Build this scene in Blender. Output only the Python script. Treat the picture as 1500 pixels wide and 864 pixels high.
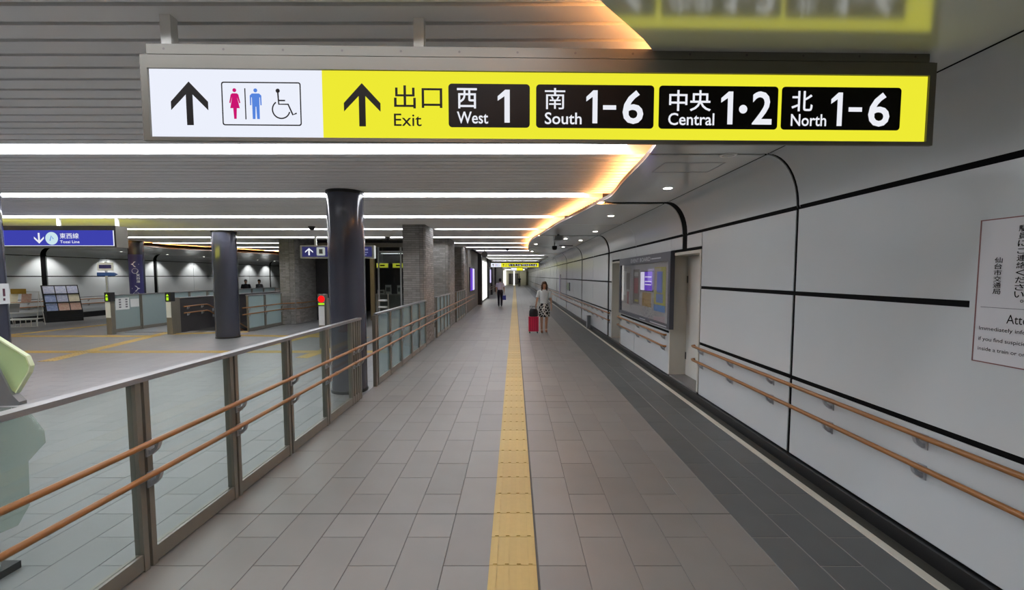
import bpy, bmesh, math, random
from mathutils import Vector, Matrix
random.seed(7)
S = bpy.context.scene
for o in list(bpy.data.objects): bpy.data.objects.remove(o)
C = S.collection
PI = math.pi

# ------------------------------------------------------------------ camera, world, exposure
cam_data = bpy.data.cameras.new('camera')
cam = bpy.data.objects.new('camera', cam_data); C.objects.link(cam)
cam.location = (0, 0, 1.82)
cam.rotation_euler = (PI/2 - math.atan(.0652), 0, 0)
cam_data.sensor_width = 36; cam_data.sensor_fit = 'HORIZONTAL'
cam_data.lens = 639/1500*36
cam_data.shift_x = -4/1500; cam_data.shift_y = 13.66/1500
cam_data.clip_start = .05; cam_data.clip_end = 300
S.camera = cam
W = bpy.data.worlds.new('world'); S.world = W; W.use_nodes = True
W.node_tree.nodes['Background'].inputs[0].default_value = (.8, .85, 1, 1)
W.node_tree.nodes['Background'].inputs[1].default_value = .05
S.view_settings.view_transform = 'Standard'
S.view_settings.look = 'None'
S.view_settings.exposure = 0.0
S.view_settings.gamma = 1.0
STRIP = 23.0      # radiance of the white ceiling strips
WARM = 62.0        # radiance of the warm cove strip
SIGN = 1.0

# ------------------------------------------------------------------ materials
def lin(c):
    return tuple((v/255/12.92 if v/255 <= .04045 else ((v/255+.055)/1.055)**2.4) for v in c)
MATS = {}
def mat(name, rgb, rough=.5, metal=0., noise=0., scale=6., bump=0., spec=.5, emit=0., coat=0., stretch=None, tone=False, rgb2=None):
    """rgb is given as 0..255 sRGB reflectance; noise = relative tone variation"""
    if name in MATS: return MATS[name]
    m = bpy.data.materials.new(name); m.use_nodes = True
    nt = m.node_tree; n = nt.nodes; L = nt.links
    b = n['Principled BSDF']; col = lin(rgb)
    b.inputs['Base Color'].default_value = (*col, 1)
    b.inputs['Roughness'].default_value = rough
    b.inputs['Metallic'].default_value = metal
    b.inputs['Specular IOR Level'].default_value = spec
    if coat: b.inputs['Coat Weight'].default_value = coat; b.inputs['Coat Roughness'].default_value = .05
    if emit:
        b.inputs['Emission Color'].default_value = (*col, 1); b.inputs['Emission Strength'].default_value = emit
    src = None
    if noise or bump:
        tc = n.new('ShaderNodeTexCoord'); mp = n.new('ShaderNodeMapping'); nz = n.new('ShaderNodeTexNoise')
        L.new(tc.outputs['Object'], mp.inputs[0]); L.new(mp.outputs[0], nz.inputs['Vector'])
        if stretch: mp.inputs['Scale'].default_value = stretch
        nz.inputs['Scale'].default_value = scale; nz.inputs['Detail'].default_value = 5
        src = nz
    if noise:
        mx = n.new('ShaderNodeMixRGB')
        c2 = lin(rgb2) if rgb2 else tuple(min(1, v*(1+noise)) for v in col)
        c1 = col if rgb2 else tuple(v*(1-noise) for v in col)
        mx.inputs[1].default_value = (*c1, 1); mx.inputs[2].default_value = (*c2, 1)
        L.new(src.outputs['Fac'], mx.inputs[0]); out = mx.outputs[0]
        if tone:
            at = n.new('ShaderNodeAttribute'); at.attribute_name = 'tone'
            mm = n.new('ShaderNodeMixRGB'); mm.blend_type = 'MULTIPLY'; mm.inputs[0].default_value = 1
            L.new(out, mm.inputs[1]); L.new(at.outputs['Color'], mm.inputs[2]); out = mm.outputs[0]
        L.new(out, b.inputs['Base Color'])
    if bump:
        bp = n.new('ShaderNodeBump'); bp.inputs['Strength'].default_value = bump; bp.inputs['Distance'].default_value = .01
        L.new(src.outputs['Fac'], bp.inputs['Height']); L.new(bp.outputs[0], b.inputs['Normal'])
    MATS[name] = m; return m
def emis(name, rgb, s):
    if name in MATS: return MATS[name]
    m = bpy.data.materials.new(name); m.use_nodes = True; nt = m.node_tree
    nt.nodes.remove(nt.nodes['Principled BSDF'])
    e = nt.nodes.new('ShaderNodeEmission'); e.inputs[0].default_value = (*lin(rgb), 1); e.inputs[1].default_value = s
    nt.links.new(e.outputs[0], nt.nodes['Material Output'].inputs[0])
    MATS[name] = m; return m
def glass(name, tint, haze=0., hazecol=(200, 215, 215), rough=.02):
    m = bpy.data.materials.new(name); m.use_nodes = True; nt = m.node_tree; n = nt.nodes; L = nt.links
    n.remove(n['Principled BSDF'])
    tr = n.new('ShaderNodeBsdfTransparent'); tr.inputs[0].default_value = (*lin(tint), 1)
    gl = n.new('ShaderNodeBsdfGlossy'); gl.inputs['Roughness'].default_value = rough
    lw = n.new('ShaderNodeLayerWeight'); lw.inputs[0].default_value = .5
    pw = n.new('ShaderNodeMath'); pw.operation = 'POWER'; pw.inputs[1].default_value = 4.5; L.new(lw.outputs['Facing'], pw.inputs[0])
    fr = n.new('ShaderNodeMath'); fr.operation = 'MULTIPLY_ADD'; fr.inputs[1].default_value = .45; fr.inputs[2].default_value = .025; L.new(pw.outputs[0], fr.inputs[0])
    df = n.new('ShaderNodeBsdfTranslucent'); df.inputs[0].default_value = (*lin(hazecol), 1)
    d2 = n.new('ShaderNodeBsdfDiffuse'); d2.inputs[0].default_value = (*lin(hazecol), 1)
    mh = n.new('ShaderNodeMixShader'); mh.inputs[0].default_value = .5
    L.new(df.outputs[0], mh.inputs[1]); L.new(d2.outputs[0], mh.inputs[2])
    m1 = n.new('ShaderNodeMixShader'); m1.inputs[0].default_value = haze
    L.new(tr.outputs[0], m1.inputs[1]); L.new(mh.outputs[0], m1.inputs[2])
    m2 = n.new('ShaderNodeMixShader'); L.new(fr.outputs[0], m2.inputs[0])
    L.new(m1.outputs[0], m2.inputs[1]); L.new(gl.outputs[0], m2.inputs[2])
    L.new(m2.outputs[0], n['Material Output'].inputs[0])
    MATS[name] = m; return m

M_floor = mat('floor_stone', (124, 121, 117), .42, noise=.10, scale=3, tone=True, bump=.04)
M_grout = mat('floor_grout', (93, 91, 88), .8, noise=.1, scale=20)
M_hall = mat('concourse_stone', (124, 124, 124), .38, noise=.10, scale=2.5, tone=True, bump=.04)
M_dark = mat('dark_stone', (88, 91, 90), .45, noise=.14, scale=4, tone=True, bump=.05)
M_dgrout = mat('dark_grout', (150, 146, 140), .8, noise=.1, scale=20)
M_yellow = mat('tactile_yellow', (192, 164, 92), .5, noise=.07, scale=25, tone=True)
M_panel = mat('white_enamel', (207, 212, 214), .20, noise=.03, scale=1.3)
M_soffit = mat('soffit_enamel', (232, 234, 230), .17, metal=.3, spec=.9, noise=.03, scale=1.1)
M_black = mat('black_joint', (9, 9, 10), .7, spec=.1)
M_base = mat('black_base', (22, 22, 23), .35, noise=.2, scale=8)
M_gutter = mat('gutter_strip', (62, 62, 56), .6, noise=.15, scale=9)
M_line = mat('white_line', (214, 210, 196), .6, noise=.06, scale=30)
M_slat = mat('ceiling_slat', (234, 234, 232), .5, noise=.05, scale=1.2, stretch=(.3, 6, 6))
M_plenum = mat('plenum', (100, 100, 102), .9)
M_steel = mat('brown_steel', (134, 129, 119), .36, metal=.3, noise=.08, scale=14, stretch=(1, 1, .15))
M_rail_top = mat('rail_top_steel', (150, 149, 150), .35, metal=.4, noise=.06, scale=10)
M_wood = mat('rail_wood', (168, 114, 58), .38, noise=.35, scale=9, stretch=(9, .5, 9), rgb2=(140, 90, 44))
M_bracket = mat('bracket_metal', (180, 182, 186), .4, metal=.2, noise=.05)
M_column = mat('slate_column', (70, 72, 84), .16, noise=.06, scale=2, stretch=(1, 1, .1), coat=.4)
M_brick = mat('grey_brick', (146, 143, 139), .75, noise=.16, scale=14, tone=True, bump=.2)
M_mortar = mat('mortar', (70, 68, 66), .9)
M_house = mat('sign_housing', (108, 105, 96), .45, metal=.2, noise=.04, scale=4)
M_white = mat('white_paint', (214, 214, 208), .5, noise=.03)
M_cream = mat('cream_jamb', (205, 202, 192), .45, noise=.03)
M_stonesill = mat('sill_stone', (120, 118, 116), .45, noise=.2, scale=30)
M_darkwall = mat('dark_brown_wall', (66, 63, 65), .5, noise=.08, scale=3)
M_greybrown = mat('grey_brown_wall', (120, 115, 109), .6, noise=.08, scale=5)
M_beige = mat('beige_wall', (200, 196, 172), .55, noise=.05)
M_ink = mat('sign_ink', (20, 16, 15), .6, spec=.15)
M_inkw = emis('sign_white_ink', (240, 242, 250), SIGN*.95)
M_signw = emis('sign_white_face', (236, 240, 252), SIGN*1.0)
M_signy = emis('sign_yellow_face', (238, 234, 52), SIGN*1.0)
M_pink = emis('sign_pink', (212, 24, 118), SIGN*.9)
M_blue = emis('sign_blue_figure', (92, 140, 232), SIGN*.9)
M_signb = emis('sign_blue_face', (62, 66, 172), SIGN*1.0)
M_signb2 = emis('sign_dull_blue_face', (52, 52, 100), SIGN*.9)
M_signbdim = mat('blue_vinyl', (58, 56, 112), .35)
M_gradient = mat('gradient_grey', (84, 84, 90), .6)  # grey set for the light gradient on the added trough plate
M_led = emis('strip_led', (246, 248, 255), STRIP)
M_warm = emis('warm_led', (255, 170, 98), WARM)
M_down = emis('downlight_led', (255, 250, 240), 14)
M_screw = mat('screw', (90, 88, 84), .4, metal=.7)
M_clear = glass('clear_glass', (244, 249, 247), .015, (190, 205, 205))
M_frost = glass('frosted_glass', (200, 216, 216), .55, (212, 228, 230), .25)
M_frost2 = glass('half_frosted_glass', (214, 226, 226), .22, (205, 222, 224), .15)
M_darkglass = glass('dark_glass', (214, 218, 216), .05, (90, 95, 95))
M_acry = glass('green_acrylic', (216, 230, 198), .5, (228, 244, 202), .15)
M_acryb = glass('grey_green_acrylic', (228, 234, 229), .22, (196, 206, 198), .2)
M_edge = mat('acrylic_lit_edge', (236, 250, 206), .3)
M_greyplate = mat('grey_plate', (128, 130, 132), .4, noise=.05)
M_skin = mat('skin', (206, 160, 132), .55, noise=.05)
M_hairb = mat('brown_hair', (92, 66, 46), .6, noise=.25, scale=30, stretch=(6, 6, 1))
M_hairk = mat('black_hair', (26, 23, 22), .55, noise=.25, scale=30)
M_red = mat('red_shell', (222, 44, 84), .35, noise=.05)
M_bag = mat('black_bag', (30, 30, 33), .6, noise=.2)
M_shirt = mat('white_shirt', (240, 240, 250), .8, noise=.05, scale=10, bump=.2)
M_top = mat('pale_grey_top', (228, 231, 231), .8, noise=.06, scale=10, bump=.2)
M_trou = mat('dark_trousers', (40, 38, 46), .8, noise=.1, scale=10, bump=.2)
M_shoe = mat('black_shoe', (28, 26, 26), .5)
M_sandal = mat('tan_sandal', (170, 120, 92), .6)
M_bluebag = mat('blue_bag', (72, 82, 168), .6, noise=.08)
M_navy = mat('navy_cloth', (44, 46, 58), .8, noise=.1)
M_greycloth = mat('grey_cloth', (112, 112, 124), .8, noise=.1)
M_eye = mat('eye_dark', (30, 24, 22), .4)
M_lip = mat('lip', (170, 96, 88), .5)
M_paper = mat('white_paper', (226, 228, 228), .7, noise=.03)
M_grey = mat('print_grey', (120, 122, 126), .6)
M_reder = mat('dull_red_line', (128, 84, 84), .6)
M_boardframe = mat('board_frame', (72, 74, 84), .4, noise=.05)
M_boardback = mat('board_back', (186, 186, 188), .35, noise=.08, scale=2)
M_signal_red = emis('red_lamp', (255, 24, 24), 1.3)
M_signal_green = emis('green_lamp', (170, 220, 40), 1.1)
M_purple = emis('purple_screen', (108, 70, 196), 1.0)
M_screenw = emis('screen_white', (232, 228, 252), 1.0)
M_litposter = emis('lit_lilac', (205, 196, 250), 1.3)
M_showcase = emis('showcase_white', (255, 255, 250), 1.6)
def skirt_mat():
    m = mat('patterned_skirt', (40, 40, 42), .8); nt = m.node_tree; n = nt.nodes
    v = n.new('ShaderNodeTexVoronoi'); v.inputs['Scale'].default_value = 10; v.feature = 'DISTANCE_TO_EDGE'
    tc = n.new('ShaderNodeTexCoord'); r = n.new('ShaderNodeValToRGB')
    r.color_ramp.elements[0].position = .07; r.color_ramp.elements[0].color = (.7, .7, .66, 1)
    r.color_ramp.elements[1].position = .11; r.color_ramp.elements[1].color = (.012, .012, .014, 1)
    nt.links.new(tc.outputs['Object'], v.inputs['Vector']); nt.links.new(v.outputs['Distance'], r.inputs[0])
    nt.links.new(r.outputs[0], n['Principled BSDF'].inputs['Base Color']); return m
M_skirt = skirt_mat()

# ------------------------------------------------------------------ mesh helpers
def base_of(o):
    v = Vector((0, 0, 0))
    while o is not None: v += o.location; o = o.parent
    return v
class MB:
    def __init__(s): s.v = []; s.f = []; s.mi = []; s.tone = []
    def add(s, vs, fs, t=None, mi=0):
        k = len(s.v); s.v += [tuple(p) for p in vs]
        for f in fs: s.f.append(tuple(i+k for i in f)); s.tone.append(1. if t is None else t); s.mi.append(mi)
        return s
    def box(s, x0, x1, y0, y1, z0, z1, t=None, mi=0, bottom=True):
        vs = [(x, y, z) for z in (z0, z1) for y in (y0, y1) for x in (x0, x1)]
        fs = [(4, 5, 7, 6), (0, 1, 5, 4), (1, 3, 7, 5), (3, 2, 6, 7), (2, 0, 4, 6)]
        if bottom: fs.append((0, 2, 3, 1))
        return s.add(vs, fs, t, mi)
    def bar(s, a, b, w, h, up=(0, 0, 1), t=None):
        a = Vector(a); b = Vector(b); d = (b-a).normalized(); u = Vector(up); r = d.cross(u)
        if r.length < 1e-4: r = d.cross(Vector((1, 0, 0)))
        r.normalize(); u = r.cross(d)
        vs = [p + r*sx*w/2 + u*sz*h/2 for p in (a, b) for sz in (-1, 1) for sx in (-1, 1)]
        return s.add(vs, [(0, 1, 3, 2), (4, 6, 7, 5), (0, 4, 5, 1), (1, 5, 7, 3), (3, 7, 6, 2), (2, 6, 4, 0)], t)
    def tube(s, path, r, n=10, caps=True, t=None):
        path = [Vector(p) for p in path]; rs = r if isinstance(r, (list, tuple)) else [r]*len(path)
        vs = []; fs = []; pr = None
        for i, p in enumerate(path):
            d = (path[min(i+1, len(path)-1)] - path[max(i-1, 0)]).normalized()
            if pr is None:
                pr = d.cross(Vector((0, 0, 1)))
                if pr.length < 1e-3: pr = d.cross(Vector((1, 0, 0)))
            pr = (pr - d*pr.dot(d)).normalized(); q = d.cross(pr)
            vs += [p + (pr*math.cos(2*PI*k/n) + q*math.sin(2*PI*k/n))*rs[i] for k in range(n)]
        for i in range(len(path)-1):
            for k in range(n):
                a = i*n+k; b = i*n+(k+1) % n; fs.append((a, b, b+n, a+n))
        if caps: fs.append(tuple(range(n-1, -1, -1))); fs.append(tuple(range((len(path)-1)*n, len(path)*n)))
        return s.add(vs, fs, t)
    def cyl(s, x, y, z0, z1, r, n=24, r1=None): return s.tube([(x, y, z0), (x, y, z1)], [r, r if r1 is None else r1], n)
    def loft(s, rings, n=20, caps=True):      # rings: (x,y,z,rx,ry)
        vs = []; fs = []
        for (x, y, z, rx, ry) in rings:
            vs += [(x+rx*math.cos(2*PI*k/n), y+ry*math.sin(2*PI*k/n), z) for k in range(n)]
        for i in range(len(rings)-1):
            for k in range(n):
                a = i*n+k; b = i*n+(k+1) % n; fs.append((a, b, b+n, a+n))
        if caps: fs.append(tuple(range(n-1, -1, -1))); fs.append(tuple(range((len(rings)-1)*n, len(rings)*n)))
        return s.add(vs, fs)
    def prism(s, poly, axis, a, b, t=None):   # polygon in the two other axes, extruded along axis from a to b
        n = len(poly)
        def P(p, w): return {'x': (w, p[0], p[1]), 'y': (p[0], w, p[1]), 'z': (p[0], p[1], w)}[axis]
        vs = [P(p, a) for p in poly] + [P(p, b) for p in poly]
        fs = [tuple(range(n)), tuple(range(2*n-1, n-1, -1))]
        fs += [(i, i+n, (i+1) % n + n, (i+1) % n) for i in range(n)]
        return s.add(vs, fs, t)
    def mesh(s, name, m, off=Vector((0, 0, 0)), smooth=False, recalc=True):
        me = bpy.data.meshes.new(name)
        me.from_pydata([(x-off.x, y-off.y, z-off.z) for x, y, z in s.v], [], s.f)
        for q in (m if isinstance(m, (list, tuple)) else [m]): me.materials.append(q)
        if any(s.mi):
            for p, i in zip(me.polygons, s.mi): p.material_index = i
        at = me.attributes.new('tone', 'FLOAT_COLOR', 'FACE')
        for i, t in enumerate(s.tone): at.data[i].color = (t, t, t, 1)
        if recalc:
            bm = bmesh.new(); bm.from_mesh(me); bmesh.ops.recalc_face_normals(bm, faces=bm.faces); bm.to_mesh(me); bm.free()
        if smooth:
            me.shade_smooth()
            try: me.set_sharp_from_angle(angle=math.radians(38))
            except Exception: pass
        return me
    def build(s, name, m, parent=None, smooth=False, local=False, loc=None, recalc=True):
        off = Vector((0, 0, 0))
        if not local:
            if parent is not None: off = base_of(parent)
            elif loc is not None: off = Vector(loc)
        o = bpy.data.objects.new(name, s.mesh(name, m, off, smooth, recalc)); C.objects.link(o)
        if parent is not None: o.parent = parent
        elif loc is not None: o.location = loc
        return o
def tag(o, label=None, cat=None, group=None, kind=None):
    if label: o['label'] = label
    if cat: o['category'] = cat
    if group: o['group'] = group
    if kind: o['kind'] = kind
    return o
def thing(name, label, cat, loc=(0, 0, 0), group=None, rz=0, kind=None):
    o = bpy.data.objects.new(name, None); C.objects.link(o); o.location = loc; o.rotation_euler = (0, 0, rz)
    o.empty_display_size = .1
    return tag(o, label, cat, group, kind)
def struct(name, mb, m, parent=None, label=None, smooth=False):
    o = mb.build(name, m, parent, smooth)
    if parent is None: o['kind'] = 'structure'
    return o
def inst(name, me, parent, loc, rz=0):
    o = bpy.data.objects.new(name, me); C.objects.link(o); o.parent = parent; o.location = loc; o.rotation_euler = (0, 0, rz); return o
def copy_tree(o, parent=None):
    c = o.copy(); C.objects.link(c); c.parent = parent
    for ch in list(o.children): copy_tree(ch, c)
    return c
_txt = {}
def text_geo(s, bold):
    if (s, bold) in _txt: return _txt[(s, bold)]
    cu = bpy.data.curves.new('t', 'FONT'); cu.body = s; cu.size = 1; cu.offset = bold; cu.resolution_u = 3
    cu.fill_mode = 'FRONT'
    ob = bpy.data.objects.new('t', cu); C.objects.link(ob)
    dg = bpy.context.evaluated_depsgraph_get(); me = bpy.data.meshes.new_from_object(ob.evaluated_get(dg))
    vs = [(v.co.x, v.co.y) for v in me.vertices]; fs = [tuple(p.vertices) for p in me.polygons]
    bpy.data.objects.remove(ob); bpy.data.curves.remove(cu); bpy.data.meshes.remove(me)
    _txt[(s, bold)] = (vs, fs); return vs, fs
ONE = [(.56, 0), (1, 0), (1, 1), (.62, 1), (.0, .80), (.0, .66), (.56, .80)]
def fit_text(s, u0, u1, v0, v1, bold=.0):
    if s == '1': return [(u0+a*(u1-u0), v0+b*(v1-v0)) for a, b in ONE], [(0, 1, 2, 6), (2, 3, 4, 6), (4, 5, 6)]
    """glyph outlines scaled to fill the rectangle"""
    vs, fs = text_geo(s, bold)
    if not vs: return [], []
    a0 = min(p[0] for p in vs); a1 = max(p[0] for p in vs); b0 = min(p[1] for p in vs); b1 = max(p[1] for p in vs)
    k = lambda p: (u0+(p[0]-a0)/(a1-a0+1e-9)*(u1-u0), v0+(p[1]-b0)/(b1-b0+1e-9)*(v1-v0))
    return [k(p) for p in vs], fs
def flat(mb, vs, fs, plane, w):
    """2-D outline -> mesh on a plane: 'y' = facing -Y at y=w (u=x, v=z); 'x' = on the right wall at x=w (u -> -y, v=z)"""
    if plane == 'y': P = [(p[0], w, p[1]) for p in vs]
    elif plane == 'x': P = [(w, -p[0], p[1]) for p in vs]
    elif plane == 'xl': P = [(w, p[0], p[1]) for p in vs]
    return mb.add(P, fs)
def rrect(u0, u1, v0, v1, r, n=5):
    pts = []
    for cx, cy, a in ((u1-r, v1-r, 0), (u0+r, v1-r, 90), (u0+r, v0+r, 180), (u1-r, v0+r, 270)):
        for i in range(n+1):
            t = math.radians(a+90*i/n); pts.append((cx+r*math.cos(t), cy+r*math.sin(t)))
    return pts
def ring2d(outer, inner):
    n = len(outer); vs = outer+inner
    return vs, [(i, (i+1) % n, (i+1) % n+n, i+n) for i in range(n)]
def stroke(path, w, closed=False):
    """2-D ribbon along a path"""
    P = [Vector(p) for p in path]; n = len(P); vs = []
    for i, p in enumerate(P):
        a = P[i-1] if i or closed else p; b = P[(i+1) % n] if i < n-1 or closed else p
        d = (b-a).normalized(); q = Vector((-d.y, d.x))
        vs += [tuple(p+q*w/2), tuple(p-q*w/2)]
    fs = [(2*i, 2*i+1, 2*i+3, 2*i+2) for i in range(n-1)]
    return vs, fs

# ------------------------------------------------------------------ floor
XF = -2.3; XD = 1.65; XL = 2.46; XW = 2.66
fl = MB()
for x0, x1, y0, y1 in ((-19.3, -10.75, -8, 36), (-8.75, 3.0, -8, 36), (-10.75, -8.75, -8, 14.45), (-10.75, -8.75, 22, 36), (-3, 3, 36, 88)):
    fl.box(x0, x1, y0, y1, -.25, -.004)
floor = struct('floor', fl, M_grout)
fg = MB(); fg.box(XD-.003, XL+.002, -8, 88, -.2, -.0025); fg.build('dark_grout_bed', M_dgrout, floor)
G = .0016
def tile_mesh(w, l, m, t):
    mb = MB(); c = .002
    vs = [(-w/2, -l/2, -.006), (w/2, -l/2, -.006), (w/2, l/2, -.006), (-w/2, l/2, -.006),
          (-w/2, -l/2, -c), (w/2, -l/2, -c), (w/2, l/2, -c), (-w/2, l/2, -c),
          (-w/2+c, -l/2+c, 0), (w/2-c, -l/2+c, 0), (w/2-c, l/2-c, 0), (-w/2+c, l/2-c, 0)]
    fs = [(8, 9, 10, 11)] + [(a, (a+1) % 4, (a+1) % 4+4, a+4) for a in range(4)] + [(a+4, (a+1) % 4+4, (a+1) % 4+8, a+8) for a in range(4)]
    mb.add(vs, fs, t); return mb.mesh('floor_tile', m, recalc=False)
TM = {}
def tile(x0, x1, y0, y1, kind, m):
    g = .0028 if kind == 'd' else G
    w = round(x1-x0-2*g, 4); l = round(y1-y0-2*g, 4); t = random.choice((.93, .97, 1., 1.03, 1.06))
    k = (w, l, kind, t)
    if k not in TM: TM[k] = tile_mesh(w, l, m, t)
    inst('floor_tile', TM[k], floor, ((x0+x1)/2, (y0+y1)/2, 0))
def tile_flat(mb, x0, x1, y0, y1):
    t = random.uniform(.93, 1.06); z = -.006
    mb.box(x0+G, x1-G, y0+G, y1-G, z, 0, t, bottom=False)
cor = MB(); dk = MB(); hall = MB()
cols = [(-.15-.3*(k+1), -.15-.3*k) for k in range(7)] + [(.15+.3*k, .45+.3*k) for k in range(5)]
cols[6] = (-2.32, -1.95)
for i, (a, b) in enumerate(cols):
    off = 0 if i % 2 == (0 if a < 0 else 1) else .3
    y = 3.233 - .6*18 - off
    while y < 45:
        y0, y1 = y, y+.6
        # heavy transverse joints every three metres cut the bond
        k = math.floor((y0-.233)/3)*3+3.233
        cuts = [(y0, y1)] if not (y0 < k-1e-3 < k+1e-3 < y1) else [(y0, k), (k, y1)]
        for c0, c1 in cuts:
            if 1.9 < c0 < 8.2: tile(a, b, c0, c1, 'c', M_floor)
            elif c1 > -8: tile_flat(cor, a, b, c0, c1)
        y += .6
cor.box(-2.32, -.15, 45.1, 88, -.006, 0); cor.box(.15, XD, 45.1, 88, -.006, 0)
for i in range(3):
    a, b = XD+.27*i, XD+.27*(i+1); y = 2.93-.6*18-(.3 if i == 1 else 0)
    while y < 45:
        if 1.9 < y < 8.2: tile(a, b, y, y+.6, 'd', M_dark)
        elif y > -8: tile_flat(dk, a, b, y, y+.6)
        y += .6
dk.box(XD, XL, 45.1, 88, -.006, 0)
i = 0; x = -2.32
while x > -19.2:
    a, b = max(x-.3, -19.25), x; y = 3.233-.6*18-(.3 if i % 2 else 0)
    near = i < 5
    while y < 36:
        if not (a < -8.75 and b > -10.75 and y+.6 > 14.4 and y < 22):
            if near and 2.4 < y < 7.4: tile(a, b, y, y+.6, 'h', M_hall)
            elif y > -8: tile_flat(hall, a, b, y, y+.6)
        y += .6
    x -= .3; i += 1
for mb, m in ((cor, M_floor), (dk, M_dark), (hall, M_hall)):
    tag(mb.build('floor_tile', m, floor, recalc=False), kind='stuff')
# joints of the expansion strips
ej = MB()
for k in range(-2, 26):
    ej.box(-2.32, -.15, 3.233+3*k-.007, 3.233+3*k+.007, -.004, .0006); ej.box(.15, XD, 3.233+3*k-.007, 3.233+3*k+.007, -.004, .0006)
tag(ej.build('expansion_joint', M_grout, floor), kind='stuff')
# tactile paving: flat yellow tiles with four raised bars
def tactile_geo(mb, x0, x1, y0, y1, t=1., along='y', lift=.003):
    mb.box(x0+.0015, x1-.0015, y0+.0015, y1-.0015, -.006, lift, t, bottom=False)
    for j in range(4):
        if along == 'y':
            c = x0+(x1-x0)*(j+.5)/4; mb.box(c-.0125, c+.0125, y0+.008, y1-.008, lift, lift+.005, t*1.03, bottom=False)
        else:
            c = y0+(y1-y0)*(j+.5)/4; mb.box(x0+.008, x1-.008, c-.0125, c+.0125, lift, lift+.005, t*1.03, bottom=False)
tac = []
for t in (.95, 1., 1.05):
    mb = MB(); tactile_geo(mb, -.15, .15, -.15, .15, t); tac.append(mb.mesh('tactile_tile', M_yellow, recalc=False))
far = MB(); y = 3.233-.3*38
while y < 84:
    if 2.1 < y < 11: inst('tactile_tile', random.choice(tac), floor, (-.012, y+.15, 0))
    elif y > -8 and y < 30: tactile_geo(far, -.162, .138, y, y+.3, random.uniform(.95, 1.05))
    y += .3
far.box(-.162, .138, 30, 84, -.006, .006)
tag(far.build('tactile_tile', M_yellow, floor, recalc=False), kind='stuff')
hallt = MB()
def run(a, b, w=.3):
    a = Vector((*a, 0)); b = Vector((*b, 0)); d = (b-a); n = max(1, round(d.length/.3)); d.normalize(); q = Vector((-d.y, d.x, 0))
    for i in range(n):
        p = a+d*(i+.5)*.3; t = random.uniform(.94, 1.06)
        for s_, hl, hw, z0, z1 in [(0, .1485, w/2, -.005, .003)]+[(j, .14, .0125, .003, .008) for j in (-.11, -.037, .037, .11)]:
            c = p+q*s_
            vs = [c+d*e*hl+q*f*hw+Vector((0, 0, z)) for z in (z0, z1) for (e, f) in ((-1, -1), (1, -1), (1, 1), (-1, 1))]
            hallt.add(vs, [(4, 5, 6, 7), (0, 1, 5, 4), (1, 2, 6, 5), (2, 3, 7, 6), (3, 0, 4, 7)], t)
for a, b in (((-10.0, 9.2), (-11.25, 14.2)), ((-18, 10.35), (-3.0, 10.4)), ((-15.6, 13.2), (-15.1, 17.5)), ((-15.3, 13.1), (-10.8, 13.1)),
             ((-10.7, 13.6), (-8.8, 14.1)), ((-6.6, 10.5), (-6.1, 14)), ((-4.75, 9.6), (-4.45, 13)), ((-8.8, 13.3), (-4.6, 12.9))):
    run(a, b)
tag(hallt.build('tactile_tile', M_yellow, floor, recalc=False), kind='stuff')
# white edge line, gutter and black base of the right wall
struct('trim_1', MB().box(XL+.004, XL+.065, -8, 88, -.2, .004), M_line)
struct('trim_2', MB().box(XL+.067, 2.618, -8, 88, -.2, .001), M_gutter)

# ------------------------------------------------------------------ right wall
DOORS = [(6.25, 7.46), (10.93, 11.95)]
BANDS = [6.88, 12.38, 17.3, 22.4, 27.6, 32.8, 38, 43.2, 48.4, 53.6, 58.8, 64, 69.2, 74.4, 79.6]
HB = .1; CEIL = 2.95; XC = 2.36
wb = MB()
ys = [-8]+[v for d in DOORS for v in d]+[88]
for i in range(0, len(ys), 2): wb.box(2.671, 3.0, ys[i], ys[i+1], 0, 3.0)
for a, b in DOORS: wb.box(2.671, 3.0, a, b, 2.22, 3.0); wb.box(2.671, 3.0, a, b, 0, .1)
wall_r = struct('wall_right', wb, M_black)
bb = MB(); e = [-8]+[v for d in DOORS for v in d]+[88]
bb.box(2.62, 2.670, -8, 88, 0, HB)
struct('baseboard_right', bb, M_base)
def cove_pts(d=0., n=10):
    a = XW-XC; b = CEIL-2.46
    return [(XC+(a+d)*math.cos(PI/2*i/n), 2.46+(b+d)*math.sin(PI/2*i/n)) for i in range(n+1)]
cb = MB(); p = cove_pts(.011)
# black backing behind the cove joints
for i in range(len(p)-1):
    cb.prism([p[i], p[i+1], (p[i+1][0]+.02, p[i+1][1]+.02), (p[i][0]+.02, p[i][1]+.02)], 'y', -8, 88)
cb.build('cove_backing', M_black, wall_r)
J = .02
def wpanel(y0, y1, z0, z1):
    mb = MB(); c = .004; x = XW
    vs = [(x+.010, y0, z0), (x+.010, y1, z0), (x+.010, y1, z1), (x+.010, y0, z1), (x+c, y0, z0), (x+c, y1, z0), (x+c, y1, z1), (x+c, y0, z1),
          (x, y0+c, z0+c), (x, y1-c, z0+c), (x, y1-c, z1-c), (x, y0+c, z1-c)]
    fs = [(8, 9, 10, 11)]+[(a, (a+1) % 4, (a+1) % 4+4, a+4) for a in range(4)]+[(a+4, (a+1) % 4+4, (a+1) % 4+8, a+8) for a in range(4)]
    mb.add(vs, fs); mb.build('wall_panel', M_panel, wall_r)
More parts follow.
